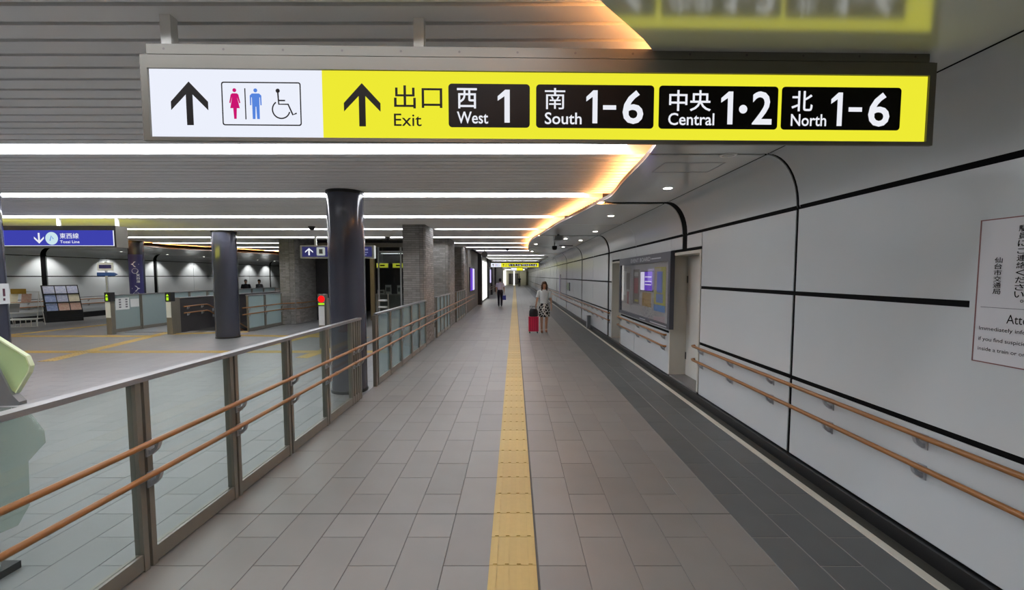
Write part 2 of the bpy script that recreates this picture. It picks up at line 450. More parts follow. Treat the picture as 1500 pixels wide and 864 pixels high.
def cpanel(y0, y1):
    mb = MB(); P = cove_pts(0, 12); P[0] = (XW, 2.46+J); n = len(P); O = cove_pts(.010, 12)
    vs = [(a, y0, b) for a, b in P]+[(a, y1, b) for a, b in P]+[(a, y0, b) for a, b in O]+[(a, y1, b) for a, b in O]
    fs = [(i, i+1, i+1+n, i+n) for i in range(n-1)]+[(i, i+2*n, i+1+2*n, i+1) for i in range(n-1)]+[(i+n, i+1+n, i+1+3*n, i+3*n) for i in range(n-1)]
    mb.add(vs, fs); mb.build('cove_panel', M_panel, wall_r, smooth=True)
edges = []     # vertical joints: (y, half width)
allj = [(-6.85, J), (-4.1, J), (-1.35, J), (1.4, J), (4.15, J), (6.88, .1), (9.65, .008), (12.38, .1)]
for k in range(2, len(BANDS)): allj += [((BANDS[k-1]+BANDS[k])/2, .008), (BANDS[k], .1)]
allj.sort()
bays = [(allj[-1][0]+allj[-1][1], 86), (-8, allj[0][0]-allj[0][1])]+[(allj[i][0]+allj[i][1], allj[i+1][0]-allj[i+1][1]) for i in range(len(allj)-1)]
ROWS = [(HB+.012, .85-.02), (.85+.02, 1.655-J), (1.655+J, 2.46-J)]
for y0, y1 in bays:
    cpanel(y0, y1)
    segs = [(y0, y1)]
    for a, b in DOORS:
        ns = []
        for s0, s1 in segs:
            if b+.02 <= s0 or a-.02 >= s1: ns.append((s0, s1)); continue
            if s0 < a-.06: ns.append((s0, a-.02))
            if s1 > b+.06: ns.append((b+.02, s1))
            wpanel(max(s0, a-.02+.02), min(s1, b), 2.245, 2.46-J)
        segs = ns
    for s0, s1 in segs:
        for r, (z0, z1) in enumerate(ROWS):
            if r and s0 < 2 < s1:                     # the bay with the notice: rows meet without a dark joint near the notice
                continue
            if r and s0 < 3 < s1: pass
            wpanel(s0, s1, z0, z1)
# bay 1.4-4.15 : the middle joint stops at y = 2.55
MB().prism([(1.4+J, .87), (4.15-J, .87), (4.15-J, 1.655-J), (2.546, 1.655-J), (2.546, 1.655+J), (4.15-J, 1.655+J), (4.15-J, 2.46-J), (1.4+J, 2.46-J)], 'x', XW, XW+.010).build('wall_panel', M_panel, wall_r)
# door recesses
for k, (a, b) in enumerate(DOORS):
    d = thing('door_%d' % (k+1), None, None, (2.95, (a+b)/2, .13), kind='structure')
    MB().box(2.93, 2.97, a+.05, b-.05, .132, 2.15).build('door_leaf', M_white, d)
    fr = MB(); fr.box(2.655, 2.98, a-.002, a+.045, .13, 2.2); fr.box(2.655, 2.98, b-.045, b+.002, .13, 2.2); fr.box(2.655, 2.98, a+.045, b-.045, 2.155, 2.2)
    fr.build('door_frame', M_cream, d)
    MB().box(2.66, 2.98, a+.045, b-.045, .101, .129).build('door_sill', M_stonesill, d)
    hd = MB(); hd.box(2.905, 2.93, a+.12, a+.15, 1.0, 1.14); hd.box(2.875, 2.905, a+.12, a+.24, 1.09, 1.11); hd.build('door_handle', M_bracket, d)
    hn = MB(); [hn.box(2.918, 2.932, b-.075, b-.05, z, z+.12) for z in (.4, 1.7)]; hn.build('hinge', M_screw, d)

# ------------------------------------------------------------------ ceiling
EDGE = [(-8, -1.2), (-4, -1.6), (-1, -1.5), (.5, -.75), (1.2, -.2), (1.87, .35), (2.28, .70), (3., 1.03), (4.0, 1.24), (5.4, 1.31), (6.3, 1.37), (6.85, 1.31), (8.2, 1.13),
        (9.6, .94), (11.75, .74), (13.5, .56), (15.5, .5), (18.2, .56), (20, .66), (21.7, .83), (23.4, 1.3), (24.5, 1.75), (26, 2.0), (30, 2.1), (88, 2.1)]
EDGL = [(-8, -15), (5, -15.2), (12, -15), (16.2, -14.45), (18.5, -14.2), (21.1, -13.3), (24.5, -12.3), (27, -11.2), (30, -9.6), (36, -9)]
def ev(T, y):
    if y <= T[0][0]: return T[0][1]
    for i in range(len(T)-1):
        if T[i][0] <= y <= T[i+1][0]:
            p0 = T[max(i-1, 0)]; p1 = T[i]; p2 = T[i+1]; p3 = T[min(i+2, len(T)-1)]
            h = p2[0]-p1[0]; u = (y-p1[0])/h
            m1 = (p2[1]-p0[1])/(p2[0]-p0[0])*h; m2 = (p3[1]-p1[1])/(p3[0]-p1[0])*h
            return (2*u**3-3*u*u+1)*p1[1]+(u**3-2*u*u+u)*m1+(-2*u**3+3*u*u)*p2[1]+(u**3-u*u)*m2
    return T[-1][1]
ceil_mb = MB().box(-19.3, 3.0, -8, 36, 3.42, 3.6); ceil_mb.box(-3, 3.0, 36, 88, 3.42, 3.6)
ceiling = struct('ceiling', ceil_mb, M_plenum)
def soffit_panel(y0, y1, T, xin, sgn, m=M_soffit):
    n = max(2, int((y1-y0)/.12)) if y1 < 30 else 3
    yy = [y0+(y1-y0)*i/n for i in range(n+1)]
    A = [(ev(T, y), y) for y in yy]; B = [(xin, y) for y in yy]
    k = n+1; z0 = CEIL; z1 = CEIL+.010
    vs = [(x, y, z0) for x, y in A]+[(x, y, z0) for x, y in B]+[(x, y, z1) for x, y in A]+[(x, y, z1) for x, y in B]
    fs = [(i, i+1, k+i+1, k+i) for i in range(n)]+[(2*k+i, 3*k+i, 3*k+i+1, 2*k+i+1) for i in range(n)]
    fs += [(i, 2*k+i, 2*k+i+1, i+1) for i in range(n)]+[(k+i, k+i+1, 3*k+i+1, 3*k+i) for i in range(n)]
    fs += [(0, k, 3*k, 2*k), (n, 2*k+n, 3*k+n, k+n)]
    MB().add(vs, fs).build('soffit_panel', m, ceiling)
for (y0, y1) in bays: soffit_panel(y0 if y0 > -8 else -8, y1, EDGE, XC-.018, 1)
sb = MB(); prev = None
y = -8
while y < 87.9:                     # dark backing seen through the joints, set back from the edge
    y2 = y+.5; x = max(ev(EDGE, y), ev(EDGE, y2))+.17
    sb.box(x, XC+.06, y, y2, CEIL+.011, CEIL+.05); y = y2
for yj, hw in allj:  # thin strips added to stop warm light leaking through the joints
    if abs(yj-6.88) > .01:
        xe = max(ev(EDGE, yj-hw), ev(EDGE, yj+hw)); sb.box(xe+.012, xe+.5, yj-hw-.02, yj+hw+.02, CEIL+.0105, CEIL+.0115)
tag(sb.build('soffit_backing', M_black, ceiling), kind='stuff')
# slats
P_SL = .1606; L0 = 2.1; PITCH_L = P_SL*16
def strip_y(y):
    d = ((y-L0+PITCH_L/2) % PITCH_L)-PITCH_L/2      # light trough: three slats left out
    if 1 < y < 3: d += P_SL
    if y > 24.5 and round((y-L0)/PITCH_L) % 2: return False
    return -P_SL*1.5 < d < P_SL*.5
ZS = 3.12
far_sl = MB(); y = L0-P_SL*62
def spans(y):
    r = ev(EDGE, y)+.22; l = ev(EDGL, y)-.2
    if 11.1 < y < 12.75: return [(l, -2.9), (-2.28, r)]
    if y < 15.3: return [(l, r)]
    if y < 15.7: return [(l, -2.9), (-2.28, r)]
    a = -2.28 if y < 21.5 else -2.04
    if 17.05 < y < 20: a = -2.9
    if y < 30: return [(l, -8.85), (a, r)]
    return [(-2.04, r)]
while y < 84:
    if not strip_y(y):
        for a, b in spans(y):
            if 1.6 < y < 8.5: MB().box(a, b, y-.065, y+.065, ZS, ZS+.17).build('ceiling_slat', M_slat, ceiling, recalc=False)
            else: far_sl.box(a, b, y-.065, y+.065, ZS, ZS+.17)
    y += P_SL
tag(far_sl.build('ceiling_slat', M_slat, ceiling, recalc=False), kind='stuff')
# left soffit
for y0, y1 in ((-8, 0), (0, 6), (6, 12), (12, 15.6), (15.62, 18.4), (18.42, 21.2), (21.22, 24), (24.02, 27), (27.02, 30), (30.02, 36)):
    soffit_panel(y0, y1, EDGL, -18.7, -1)
# warm cove strips lying on the soffit edges
for T, o_, s_, y0, y1, lab in ((EDGE, .08, 1, -7.5, 26, 'warm light strip along the curved edge of the white ceiling over the walkway'),
                          (EDGL, -.08, -1, -7.5, 29, 'warm light strip along the curved ceiling edge by the far left wall')):
    t = thing('cove_light', lab, 'light', (ev(T, 5)+o_, 5, CEIL+.055))
    cv = MB(); ch = MB(); n = int((y1-y0)/.2)
    for i in range(n):
        a, b = y0+(y1-y0)*i/n, y0+(y1-y0)*(i+1)/n
        p = Vector((ev(T, a)+o_, a, CEIL+.030)); q = Vector((ev(T, b)+o_, b, CEIL+.030))
        cv.bar(p, q, .024, .024); ch.bar((ev(T, a)+.006*s_, a, CEIL+.031), (ev(T, b)+.006*s_, b, CEIL+.031), .008, .040)
    cv.build('light_strip', M_warm, t); ch.build('lip', mat('lip_brown', (104, 88, 76), .5), t)
# white linear lights between the slats
for k in range(-3, 30):
    y = L0+PITCH_L*k-(P_SL if k == 0 else 0)
    if y > 82 or y < -7 or (y > 24.5 and k % 2): continue
    for j, (a, b) in enumerate(spans(y)):
        b2 = b-.22 if (j == len(spans(y))-1) else b
        where = 'over the walkway' if j == len(spans(y))-1 and y > 15.7 else ('over the left concourse' if y > 15.7 else 'across walkway and concourse')
        nm = {1: 'bright white linear ceiling light just behind the big exit sign, the nearest full strip', 2: 'white linear ceiling light at the top of the nearest slate column',
              3: 'white linear ceiling light right in front of the blue hanging line sign', 4: 'white linear ceiling light beyond the blue line sign, third past the exit sign', 0: 'white linear ceiling light overhead in front of the big exit sign',
              5: 'white linear ceiling light level with the front of the first brick pillar gap'}.get(k)
        if nm and k == 4 and len(spans(y)) > 1: nm = ('white linear ceiling light in front of the dull blue guide sign', 'white linear ceiling light over the walkway beside the nearest brick pillar')[j]
        if nm is None and k < 0: nm = 'white linear ceiling light over the near hall on this side of the exit sign'
        if nm is None: nm = 'thin white linear ceiling light far off ' + where
        t = thing('linear_light', nm, 'light', ((a+b2)/2, y, ZS+.06), 'white linear lights between the ceiling slats')
        MB().box(a+.1, b2-.12, y-.05, y+.085, ZS+.06, ZS+.075).build('diffuser', M_led, t)
        MB().box(a+.1, b2-.12, y-.06, y+.095, ZS+.077, ZS+.13).build('housing', M_white, t)
        MB().prism([(y-.065, ZS+.08), (y-.25, ZS+.03), (y-.25, ZS+.04), (y-.065, ZS+.09)], 'x', a+.1, b2-.12).build('gradient_plate', M_gradient, t)  # sloping plate added so the strip's light fades off in a gradient
t = thing('linear_light', 'added white fill light box at the far end of the walkway', 'light', (0, 83.2, 3.0))  # fill box added only to light the end wall
MB().box(-1.9, 1.9, 83, 83.4, 3.03, 3.1).build('housing', M_white, t); MB().box(-1.85, 1.85, 82.95, 83.45, 2.95, 3.028).build('diffuser', emis('end_fill_led', (250, 250, 240), 5), t)
# downlights, camera, dome, vent and hatch in the white soffit
for x, y, lab in ((1.97, 5.7, 'round recessed downlight in white ceiling, nearest beyond the exit sign'), (1.81, 8.3, 'round recessed downlight above the first door recess'),
             (2.0, 4.17, 'round unlit recessed fitting right behind the exit sign'), (2.05, 11.2, 'round recessed downlight above the far end of the notice board'),
             (2.1, 14, 'round recessed downlight beside the ceiling camera'), (1.55, 13.4, 'round recessed downlight left of the ceiling slot vent'),
             (1.9, 17.2, 'small far downlight over the right handrail'), (.75, 15.6, 'small downlight at the inner bend of the curved ceiling edge'), (.8, 20.2, 'small downlight near the far end of the curved ceiling edge')):
    t = thing('downlight', lab, 'light', (x, y, CEIL), 'round downlights in the white ceiling')
    MB().tube([(x, y, CEIL-.006), (x, y, CEIL-.0005)], [.075, .08], 24).build('trim_ring', M_white, t, True)
    MB().tube([(x, y, CEIL-.009), (x, y, CEIL-.0062)], [.055, .055], 20).build('lens', M_down if 'unlit' not in lab else M_soffit, t, True)
t = thing('security_camera', 'grey box security camera hung from the white ceiling', 'camera', (1.19, 11.96, CEIL))
MB().box(1.08, 1.3, 11.9, 12.15, CEIL-.16, CEIL-.04).build('camera_body', M_greyplate, t)
MB().tube([(1.19, 12, CEIL-.04), (1.19, 12, CEIL)], .03).build('mount', M_screw, t)
t = thing('dome_camera', 'small dark dome camera on a drop rod from the white ceiling', 'camera', (1.35, 14.9, CEIL))
MB().tube([(1.35, 14.9, CEIL-.12), (1.35, 14.9, CEIL)], .02).build('drop_rod', M_greyplate, t)
MB().loft([(1.35, 14.9, CEIL-.26, .02, .02), (1.35, 14.9, CEIL-.24, .07, .07), (1.35, 14.9, CEIL-.18, .09, .09), (1.35, 14.9, CEIL-.12, .08, .08)]).build('dome', M_bag, t, True)
tag(MB().box(1.65, 2.15, 16.2, 16.32, CEIL-.012, CEIL-.001).build('slot_vent', M_black, None, loc=(1.9, 16.26, CEIL)), 'dark slot air vent in the white ceiling', 'vent')
hm = MB()
for a in ((1.5, 1.51, 4.45, 4.85), (2.1, 2.11, 4.45, 4.85), (1.5, 2.11, 4.44, 4.45), (1.5, 2.11, 4.85, 4.86)): hm.box(*a, CEIL-.002, CEIL-.0005)
hm.build('access_hatch', M_greyplate, ceiling)
for k, (x, y) in enumerate(((-4.25, 14.7), (-5.35, 11.6), (-.35, 21))):
    t = thing('dome_camera', ('small dark dome camera under the slats before the glass office', 'small dark dome camera under the slats right of the line sign', 'small dark dome camera under the slats far down the walkway')[k], 'camera', (x, y, ZS), 'dome cameras under the slats')
    MB().tube([(x, y, ZS-.03), (x, y, ZS-.001)], .09, 16).build('base', M_screw, t)
    MB().loft([(x, y, ZS-.1, .02, .02), (x, y, ZS-.085, .055, .055), (x, y, ZS-.03, .075, .075)]).build('dome', M_bag, t, True)

# ------------------------------------------------------------------ other walls of the setting
XLW = -19.0
wl = MB().box(-19.4, XLW-.05, -8, 36, 0, 3.4)
wall_l = struct('wall_left', wl, M_black)
LB = [-4.2, 1.2, 6.6, 12.2, 17.67, 23.14, 28.6, 34]
ljs = []
for i, b in enumerate(LB):
    ljs.append((b, .12))
    if i < len(LB)-1: ljs.append(((b+LB[i+1])/2, .012))
lb = [(-8, ljs[0][0]-.12)]+[(ljs[i][0]+ljs[i][1], ljs[i+1][0]-ljs[i+1][1]) for i in range(len(ljs)-1)]+[(34.12, 36)]
for y0, y1 in lb:
    for z0, z1 in ((.24, .88), (.9, 1.78), (1.82, 2.6)):
        MB().box(XLW-.048, XLW, y0, y1, z0, z1).build('wall_panel', M_panel, wall_l, recalc=False)
    n = 8; P = [(XLW+.34-.34*math.cos(PI/2*i/n), 2.63+.32*math.sin(PI/2*i/n)) for i in range(n+1)]
    mb = MB(); mb.add([(a, y0, b) for a, b in P]+[(a, y1, b) for a, b in P], [(i, i+1, i+2+n, i+1+n) for i in range(n)])
    mb.add([(a-.02, y0, b+.02) for a, b in P]+[(a-.02, y1, b+.02) for a, b in P], [(i, i+1, i+2+n, i+1+n) for i in range(n)])
    mb.build('cove_panel', M_panel, wall_l, smooth=True)
struct('baseboard_left', MB().box(XLW-.045, XLW+.03, -8, 36, 0, .22), M_base)
# wall washer downlights on the left soffit
for y in (15, 17.7, 20.4, 23.1, 25.8, 28.5, 31.2, 33.4):
    x = -18.3
    t = thing('downlight', 'small wall washing downlight above the far left wall', 'light', (x, y, CEIL), 'wall washing downlights along the far left wall')
    MB().tube([(x, y, CEIL-.006), (x, y, CEIL-.0005)], .085, 16).build('trim_ring', M_white, t)
    MB().tube([(x, y, CEIL-.009), (x, y, CEIL-.0062)], .04, 16).build('lens', emis('washer_led', (255, 252, 245), 8), t)
    sp = bpy.data.lights.new('washer_lamp', 'SPOT'); sp.energy = 130; sp.spot_size = math.radians(95); sp.spot_blend = .6; sp.shadow_soft_size = .05; sp.color = (1, .98, .95)
    so = bpy.data.objects.new('washer_lamp', sp); C.objects.link(so); so.parent = t; so.location = (0, 0, -.02); so.rotation_euler = (0, math.radians(20), 0)
struct('wall_back', MB().box(-19.4, 3.0, -8.3, -8, 0, 3.6), M_greybrown)
struct('wall_far_left', MB().box(-19.4, -8.75, 36, 36.3, 0, 3.6), M_greybrown)
# corridor left side beyond the pillars
wcl = MB(); wcl.box(-2.9, XF-.02, 21.45, 27.4, 0, 3.2); wcl.box(-2.9, -2.25, 28, 37, 0, 3.2); wcl.box(-2.9, XF, 37, 88, 0, 3.2)
struct('wall_corridor_left', wcl, M_greybrown)
wp = MB(); wp.box(-2.9, -2.08, 27.4, 28, 0, 3.2); wp.box(-2.9, -2.1, 35.2, 36, 0, 3.2); wp.box(-2.9, -2.15, 42, 43, 0, 3.2); wp.box(-2.9, -2.15, 50, 51, 0, 3.2)
struct('trim_3', wp, M_darkwall)
# end of the walkway
ef = MB(); ef.box(-2.9, 3.0, 86, 86.4, 0, 3.6)
wall_e = struct('wall_end', ef, M_beige)
MB().box(-1.2, .7, 85.7, 85.95, .2, 2.3).build('dark_opening', M_darkwall, wall_e)
MB().box(-.25, .0, 85.2, 85.6, 0, 2.9).build('glowing_pier', M_showcase, wall_e)  # both piers glow by emission to look lit, they are no lamps
MB().box(-2.2, -1.7, 85.2, 85.6, 0, 2.9).build('glowing_pier', M_showcase, wall_e)
MB().box(1.0, 2.2, 84.8, 85.6, 0, 2.9).build('beige_pier', M_beige, wall_e)
mb = MB(); [mb.box(x, x+.08, 85.55, 85.7, .1, 2.3) for x in (-1.2, -.6, .3, .62)]; mb.build('door_mullion', M_steel, wall_e)
# office / lift hall wall behind the first column
YO = 18.0
of = MB(); of.box(-8.1, -2.95, YO-.1, YO+.2, 3.0, 3.16); of.box(-8.1, -2.95, YO-.25, YO+.2, 3.28, 3.42)
wall_o = struct('wall_office', of, M_greybrown)
MB().box(-8.2, -2.92, 22.9, 23.1, 0, 3.42).build('back_wall', M_darkwall, wall_o)
MB().box(-8.19, -7.55, YO, YO+.15, 0, 3.0).build('dark_doorway', M_darkwall, wall_o)
MB().box(-7.5, -6.9, YO-.1, YO+.05, 0, 3.0).build('dark_doorway', M_darkwall, wall_o)
MB().box(-7.6, -7.5, YO-.16, YO-.1, 0, 3.0).build('door_post', M_steel, wall_o)
mb = MB(); [mb.box(x-.03, x+.03, YO-.03, YO+.03, 0, 3.0) for x in (-5.6, -4.68, -4.0)]; mb.box(-5.6, -2.95, YO-.03, YO+.03, 2.78, 2.84)
mb.build('window_frame', M_bracket, wall_o)
for a, b in ((-5.57, -4.71), (-4.65, -4.03), (-3.97, -2.95)): MB().box(a, b, YO-.006, YO+.006, .05, 2.78).build('glass_pane', M_darkglass, wall_o)
MB().box(-5.87, -5.71, YO-.25, YO-.11, 0, 2.95).build('metal_post', mat('post_yellow_reflection', (150, 132, 100), .3, metal=.6), wall_o)  # brassy tint paints a yellow reflection into the metal
struct('wall_inner_left', MB().box(-8.95, -8.78, 18.3, 36, 0, 3.5), M_darkwall)
struct('wall_inner_right', MB().box(-3.0, -2.93, 23.1, 36, 0, 3.4), M_darkwall)

# ------------------------------------------------------------------ brick piers
def brick_faces(mb, path, z0, z1, ch=.056, bl=.21, dep=.012):
    """bricks stuck on a poly-line plan (list of (x,y)), outward = right-hand side of the walk"""
    k = 0; z = z0
    while z < z1-.02:
        h = min(ch-.007, z1-z-.002)
        for (a, b) in zip(path[:-1], path[1:]):
            a = Vector((*a, 0)); b = Vector((*b, 0)); L_ = (b-a).length; d = (b-a)/L_; q = Vector((d.y, -d.x, 0))
            s = -(bl/2 if k % 2 else 0)
            while s < L_-.01:
                s0 = max(s, 0)+.003; s1 = min(s+bl, L_)-.003
                if s1-s0 > .015:
                    e = dep+random.uniform(-.004, .004); t = random.uniform(.8, 1.18)
                    P = [a+d*s0, a+d*s1, a+d*s1+q*e, a+d*s0+q*e]
                    vs = [(p.x, p.y, zz) for zz in (z, z+h) for p in P]
                    mb.add(vs, [(3, 2, 6, 7), (0, 3, 7, 4), (2, 1, 5, 6), (4, 7, 6, 5), (3, 0, 1, 2)], t)
                s += bl
        k += 1; z += ch
    return mb
def pier(x0, x1, y0, y1, lab, cut=.12, h=3.3):
    t = thing('brick_pillar', lab, 'pillar', ((x0+x1)/2, (y0+y1)/2, 0), 'grey brick pillars along the walkway')
    plan = [(x0, y0), (x1-cut, y0), (x1-.035, y0+.035), (x1, y0+cut), (x1, y1-cut), (x1-.035, y1-.035), (x1-cut, y1), (x0, y1)]
    MB().prism(plan, 'z', 0, h).build('core', M_mortar, t)
    tag(brick_faces(MB(), plan+[plan[0]], .01, h).build('brick', M_brick, t, recalc=False), kind='stuff')
pier(-2.86, -2.325, 11.25, 12.6, 'grey brick pillar nearest along the glass fence')
pier(-2.86, -2.325, 15.45, 16.95, 'grey brick pillar second along the glass fence')
pier(-2.86, -2.325, 20.1, 21.4, 'grey brick pillar third along the glass fence, before the wall poster')
t = thing('brick_core', 'curved grey brick lift core in the concourse by the dark doorway', 'pillar', (-8.5, 17.2, 0))
plan = [(-8.78, 16.35), (-8.42, 16.35), (-8.26, 16.42), (-8.2, 16.6), (-8.2, 18.25), (-8.78, 18.25)]
MB().prism(plan, 'z', 0, 3.4).build('core', M_mortar, t)
tag(brick_faces(MB(), plan+[plan[0]], .01, 3.4).build('brick', M_brick, t, recalc=False), kind='stuff')

# ------------------------------------------------------------------ slate columns
def column(x, y, r, lab, h=3.36):
    t = thing('slate_column', lab, 'column', (x, y, 0), 'round slate blue columns')
    MB().tube([(x, y, .01), (x, y, h)], r, 48).build('shaft', M_column, t, True)
    MB().tube([(x, y, 0), (x, y, .05)], r+.006, 48).build('base_ring', M_base, t, True)
    MB().tube([(x, y, h-.29), (x, y, h-.24)], r+.012, 48).build('collar', M_base, t, True)
    return t
column(-2.63, 6.86, .272, 'large round slate column nearest, breaking the glass fence')
column(-8.5, 12.85, .315, 'round slate column standing alone in front of the stairwell')
column(-8.36, 6.8, .3, 'round slate column cut by the left edge of the picture')
c3 = column(-14.25, 16.5, .24, 'thin round column wrapped with a blue direction panel')

# ------------------------------------------------------------------ glass fences with posts and rails
def bracket_geo(mb, x, y, z, s):
    """curved arm from the support (x) to the rail; s = direction towards the rail along x"""
    mb.box(min(x, x+s*.008), max(x, x+s*.008), y-.03, y+.03, z-.1, z-.005)
    P = [(x+s*.006, z-.09), (x+s*.03, z-.085), (x+s*.06, z-.055), (x+s*.075, z-.012), (x+s*.055, z-.012), (x+s*.045, z-.045), (x+s*.02, z-.062), (x+s*.006, z-.06)]
    mb.prism(P, 'y', y-.014, y+.014)
def fence_x(name, lab, X, ys, H, m, name_top='top_rail', ends=(), wide=False):
    """fence running along Y at x=X"""
    t = thing(name, lab, 'fence', (X, (ys[0]+ys[-1])/2, 0), 'glass fences of the walkway')
    for i, y in enumerate(ys):
        off = (-.03, .03) if 0 < i < len(ys)-1 else ((.02,) if i == 0 else (-.02,))
        for o_ in off:
            MB().box(X-.028, X+.028, y+o_-.019, y+o_+.019, 0, H-.03).build('post', M_steel, t, recalc=False)
    for y in ends: MB().box(X-.028, X+.028, y-.018, y+.018, 0, H-.03).build('post', M_steel, t, recalc=False)
    for a, b in zip(ys[:-1], ys[1:]):
        MB().box(X-.005, X+.005, a+.05, b-.05, .11, H-.035).build('glass_pane', m, t, recalc=False)
        MB().box(X-.024, X+.024, a+.05, b-.05, .012, .11).build('bottom_rail', M_steel, t, recalc=False)
    MB().box(X-.036, X+.036, ys[0]-.02, ys[-1]+.02, H-.03, H).build('top_rail', M_rail_top, t, recalc=False)
    return t
NEAR = [-2.6, -1.73, -.86, .01, .88, 1.75, 2.62, 3.49, 4.36, 5.25, 6.4]
fence_x('glass_fence', 'glass fence with steel posts nearest the camera, ending at big column', XF, NEAR, 1.205, M_clear, ends=(6.05, 6.14, 6.23, 6.31))
SEC = [7.2, 7.95, 8.75, 9.6, 10.4, 11.15]
fence_x('glass_fence', 'frosted glass fence between the big column and the first brick pillar', XF, SEC, 1.205, M_frost2, ends=(7.1, 7.14))
fence_x('glass_fence', 'glass fence between the first and second brick pillars', XF, [12.75, 13.4, 14.1, 14.75, 15.35], 1.205, M_frost)
fence_x('glass_fence', 'glass fence between the second and third brick pillars', XF, [17.05, 17.8, 18.5, 19.25, 20.0], 1.205, M_frost)
def handrail(lab, X, y0, y1, z, support_dx, ys, group, extra=(), x_end=True):
    t = thing('handrail', lab, 'handrail', (X, (y0+y1)/2, z), group)
    s = 1 if support_dx < 0 else -1
    path = [(X-s*.05, y0, z), (X-s*.01, y0+.012, z), (X, y0+.06, z)] if x_end else [(X, y0, z)]
    path += [(X, y0+(y1-y0)*k/8, z) for k in range(1, 8)]
    path += [(X, y1-.06, z), (X-s*.01, y1-.012, z), (X-s*.05, y1, z)] if x_end else [(X, y1, z)]
    MB().tube(path, .018, 12).build('rail', M_wood, t, True)
    xs = X+support_dx
    for y in ys:
        b = MB(); bracket_geo(b, xs, y, z, s); b.build('bracket', M_bracket, t)
    for y in extra: MB().tube([(X, y-.03, z), (X, y+.03, z)], .0225, 12).build('collar', M_wood, t, True)
fb = [.04, .91, 1.78, 2.65, 3.52, 4.39, 5.2, 6.1, 6.3, 7.95, 8.75, 9.6, 10.4, 11.5, 12.3, 13.4, 14.1, 14.75, 15.6, 16.6, 17.8, 18.5, 19.25, 20.5, 21.3, 22.3, 23.3]
handrail('upper wooden handrail along the left glass fence', XF+.085, -2.5, 24, .805, -.06, fb, 'wooden handrails on the left fence', (5.36, 6.0))
handrail('lower wooden handrail along the left glass fence', XF+.085, -2.5, 24, .61, -.06, fb, 'wooden handrails on the left fence', (5.36, 6.0))
wr = [-1.4, -.55, .28, 1.1, 1.93, 2.77, 3.6, 4.44, 5.28, 6.12]
for z, n in ((.80, 'upper'), (.60, 'lower')):
    handrail(n+' wooden handrail on the white wall nearest the camera', XW-.075, -3, 6.33, z, .075, wr, 'wooden handrails on the right wall')
    handrail(n+' wooden handrail under the notice board', XW-.075, 7.52, 11.0, z, .075, [7.7, 8.5, 9.3, 10.1, 10.85], 'wooden handrails on the right wall')
    handrail(n+' wooden handrail on the right wall far beyond the notice board', XW-.075, 12.0, 60, z, .075, [12.2+.85*k for k in range(30)], 'wooden handrails on the right wall')
    handrail(n+' wooden handrail on the far left wall of the concourse', XLW+.075, 2, 35, z, -.075, [12.2+1.2*k for k in range(18)], 'handrails on the far left wall')
    handrail(n+' handrail far down the left side of the walkway', -2.17, 37, 60, z, -.075, [38+2*k for k in range(10)], 'far left walkway handrails')
# stair enclosure in the concourse
fence_x('glass_fence', 'frosted glass fence left of the escalator with paper notices', -12.85, [13.8, 14.95, 16.28, 17.2, 18.2, 19.2, 20.2, 21.3, 22.3, 23.4], 1.22, M_frost)
fence_x('glass_fence', 'frosted glass fence right of the stairwell next to the brick core', -8.68, [14.12, 15.1, 16.2], 1.205, M_frost)
t = thing('stair_parapet', 'dark brown parapet wall between escalator and stairs', 'wall', (-10.8, 18, 0))
MB().box(-10.86, -10.755, 13.95, 22, -2.2, 1.1).build('wall_body', M_darkwall, t)
MB().box(-10.89, -10.725, 13.95, 22, 1.1, 1.125).build('coping', M_rail_top, t)
MB().box(-10.92, -10.72, 13.72, 13.94, 0, 1.13).build('end_post', M_steel, t)
for z, n in ((.83, 'upper'), (.62, 'lower')):
    t = thing('handrail', n+' wooden handrail descending the stairwell wall', 'handrail', (-10.68, 14, z), 'stairwell handrails')
    MB().tube([(-10.68, 14.05, z), (-10.68, 15.1, z+.01), (-10.68, 15.25, z-.04), (-10.68, 19.2, z-2.0)], .02, 10).build('rail', M_wood, t, True)
    for y in (14.3, 14.95, 15.5, 16.3):
        b = MB(); zz = z if y < 15.2 else z-(y-15.17)*.49; bracket_geo(b, -10.755, y, zz, 1); b.build('bracket', M_bracket, t)
    t = thing('handrail', n+' wooden handrail along the right stairwell glass and brick core', 'handrail', (-8.6, 16, z-.03), 'stairwell handrails')
    MB().tube([(-8.6, 13.75, z-.03), (-8.6, 16.2, z-.03), (-8.4, 16.28, z-.03), (-8.12, 16.6, z-.03), (-8.12, 18.0, z-.03)], .02, 10).build('rail', M_wood, t, True)
    for y in (14.15, 15.1, 16.1):
        b = MB(); bracket_geo(b, -8.652, y, z-.03, 1); b.build('bracket', M_bracket, t)
st = thing('staircase', 'concrete steps going down between parapet and glass fence', 'stairs', (-9.75, 14.45, 0))
for k in range(12): MB().box(-10.752, -8.74, 14.46+.3*k, 14.46+.3*(k+1), -2.3, -.16*(k+1)).build('step', M_greybrown, st)
MB().box(-8.74, -8.6, 14.46, 22, -2.2, -.01).build('side_wall', M_darkwall, st)
tag(MB().box(-12.6, -10.95, 14.0, 15.2, .001, .012).build('escalator_comb_plate', M_greyplate, None, loc=(-11.8, 14.6, 0)), 'grey metal floor plate of the escalator landing', 'plate')
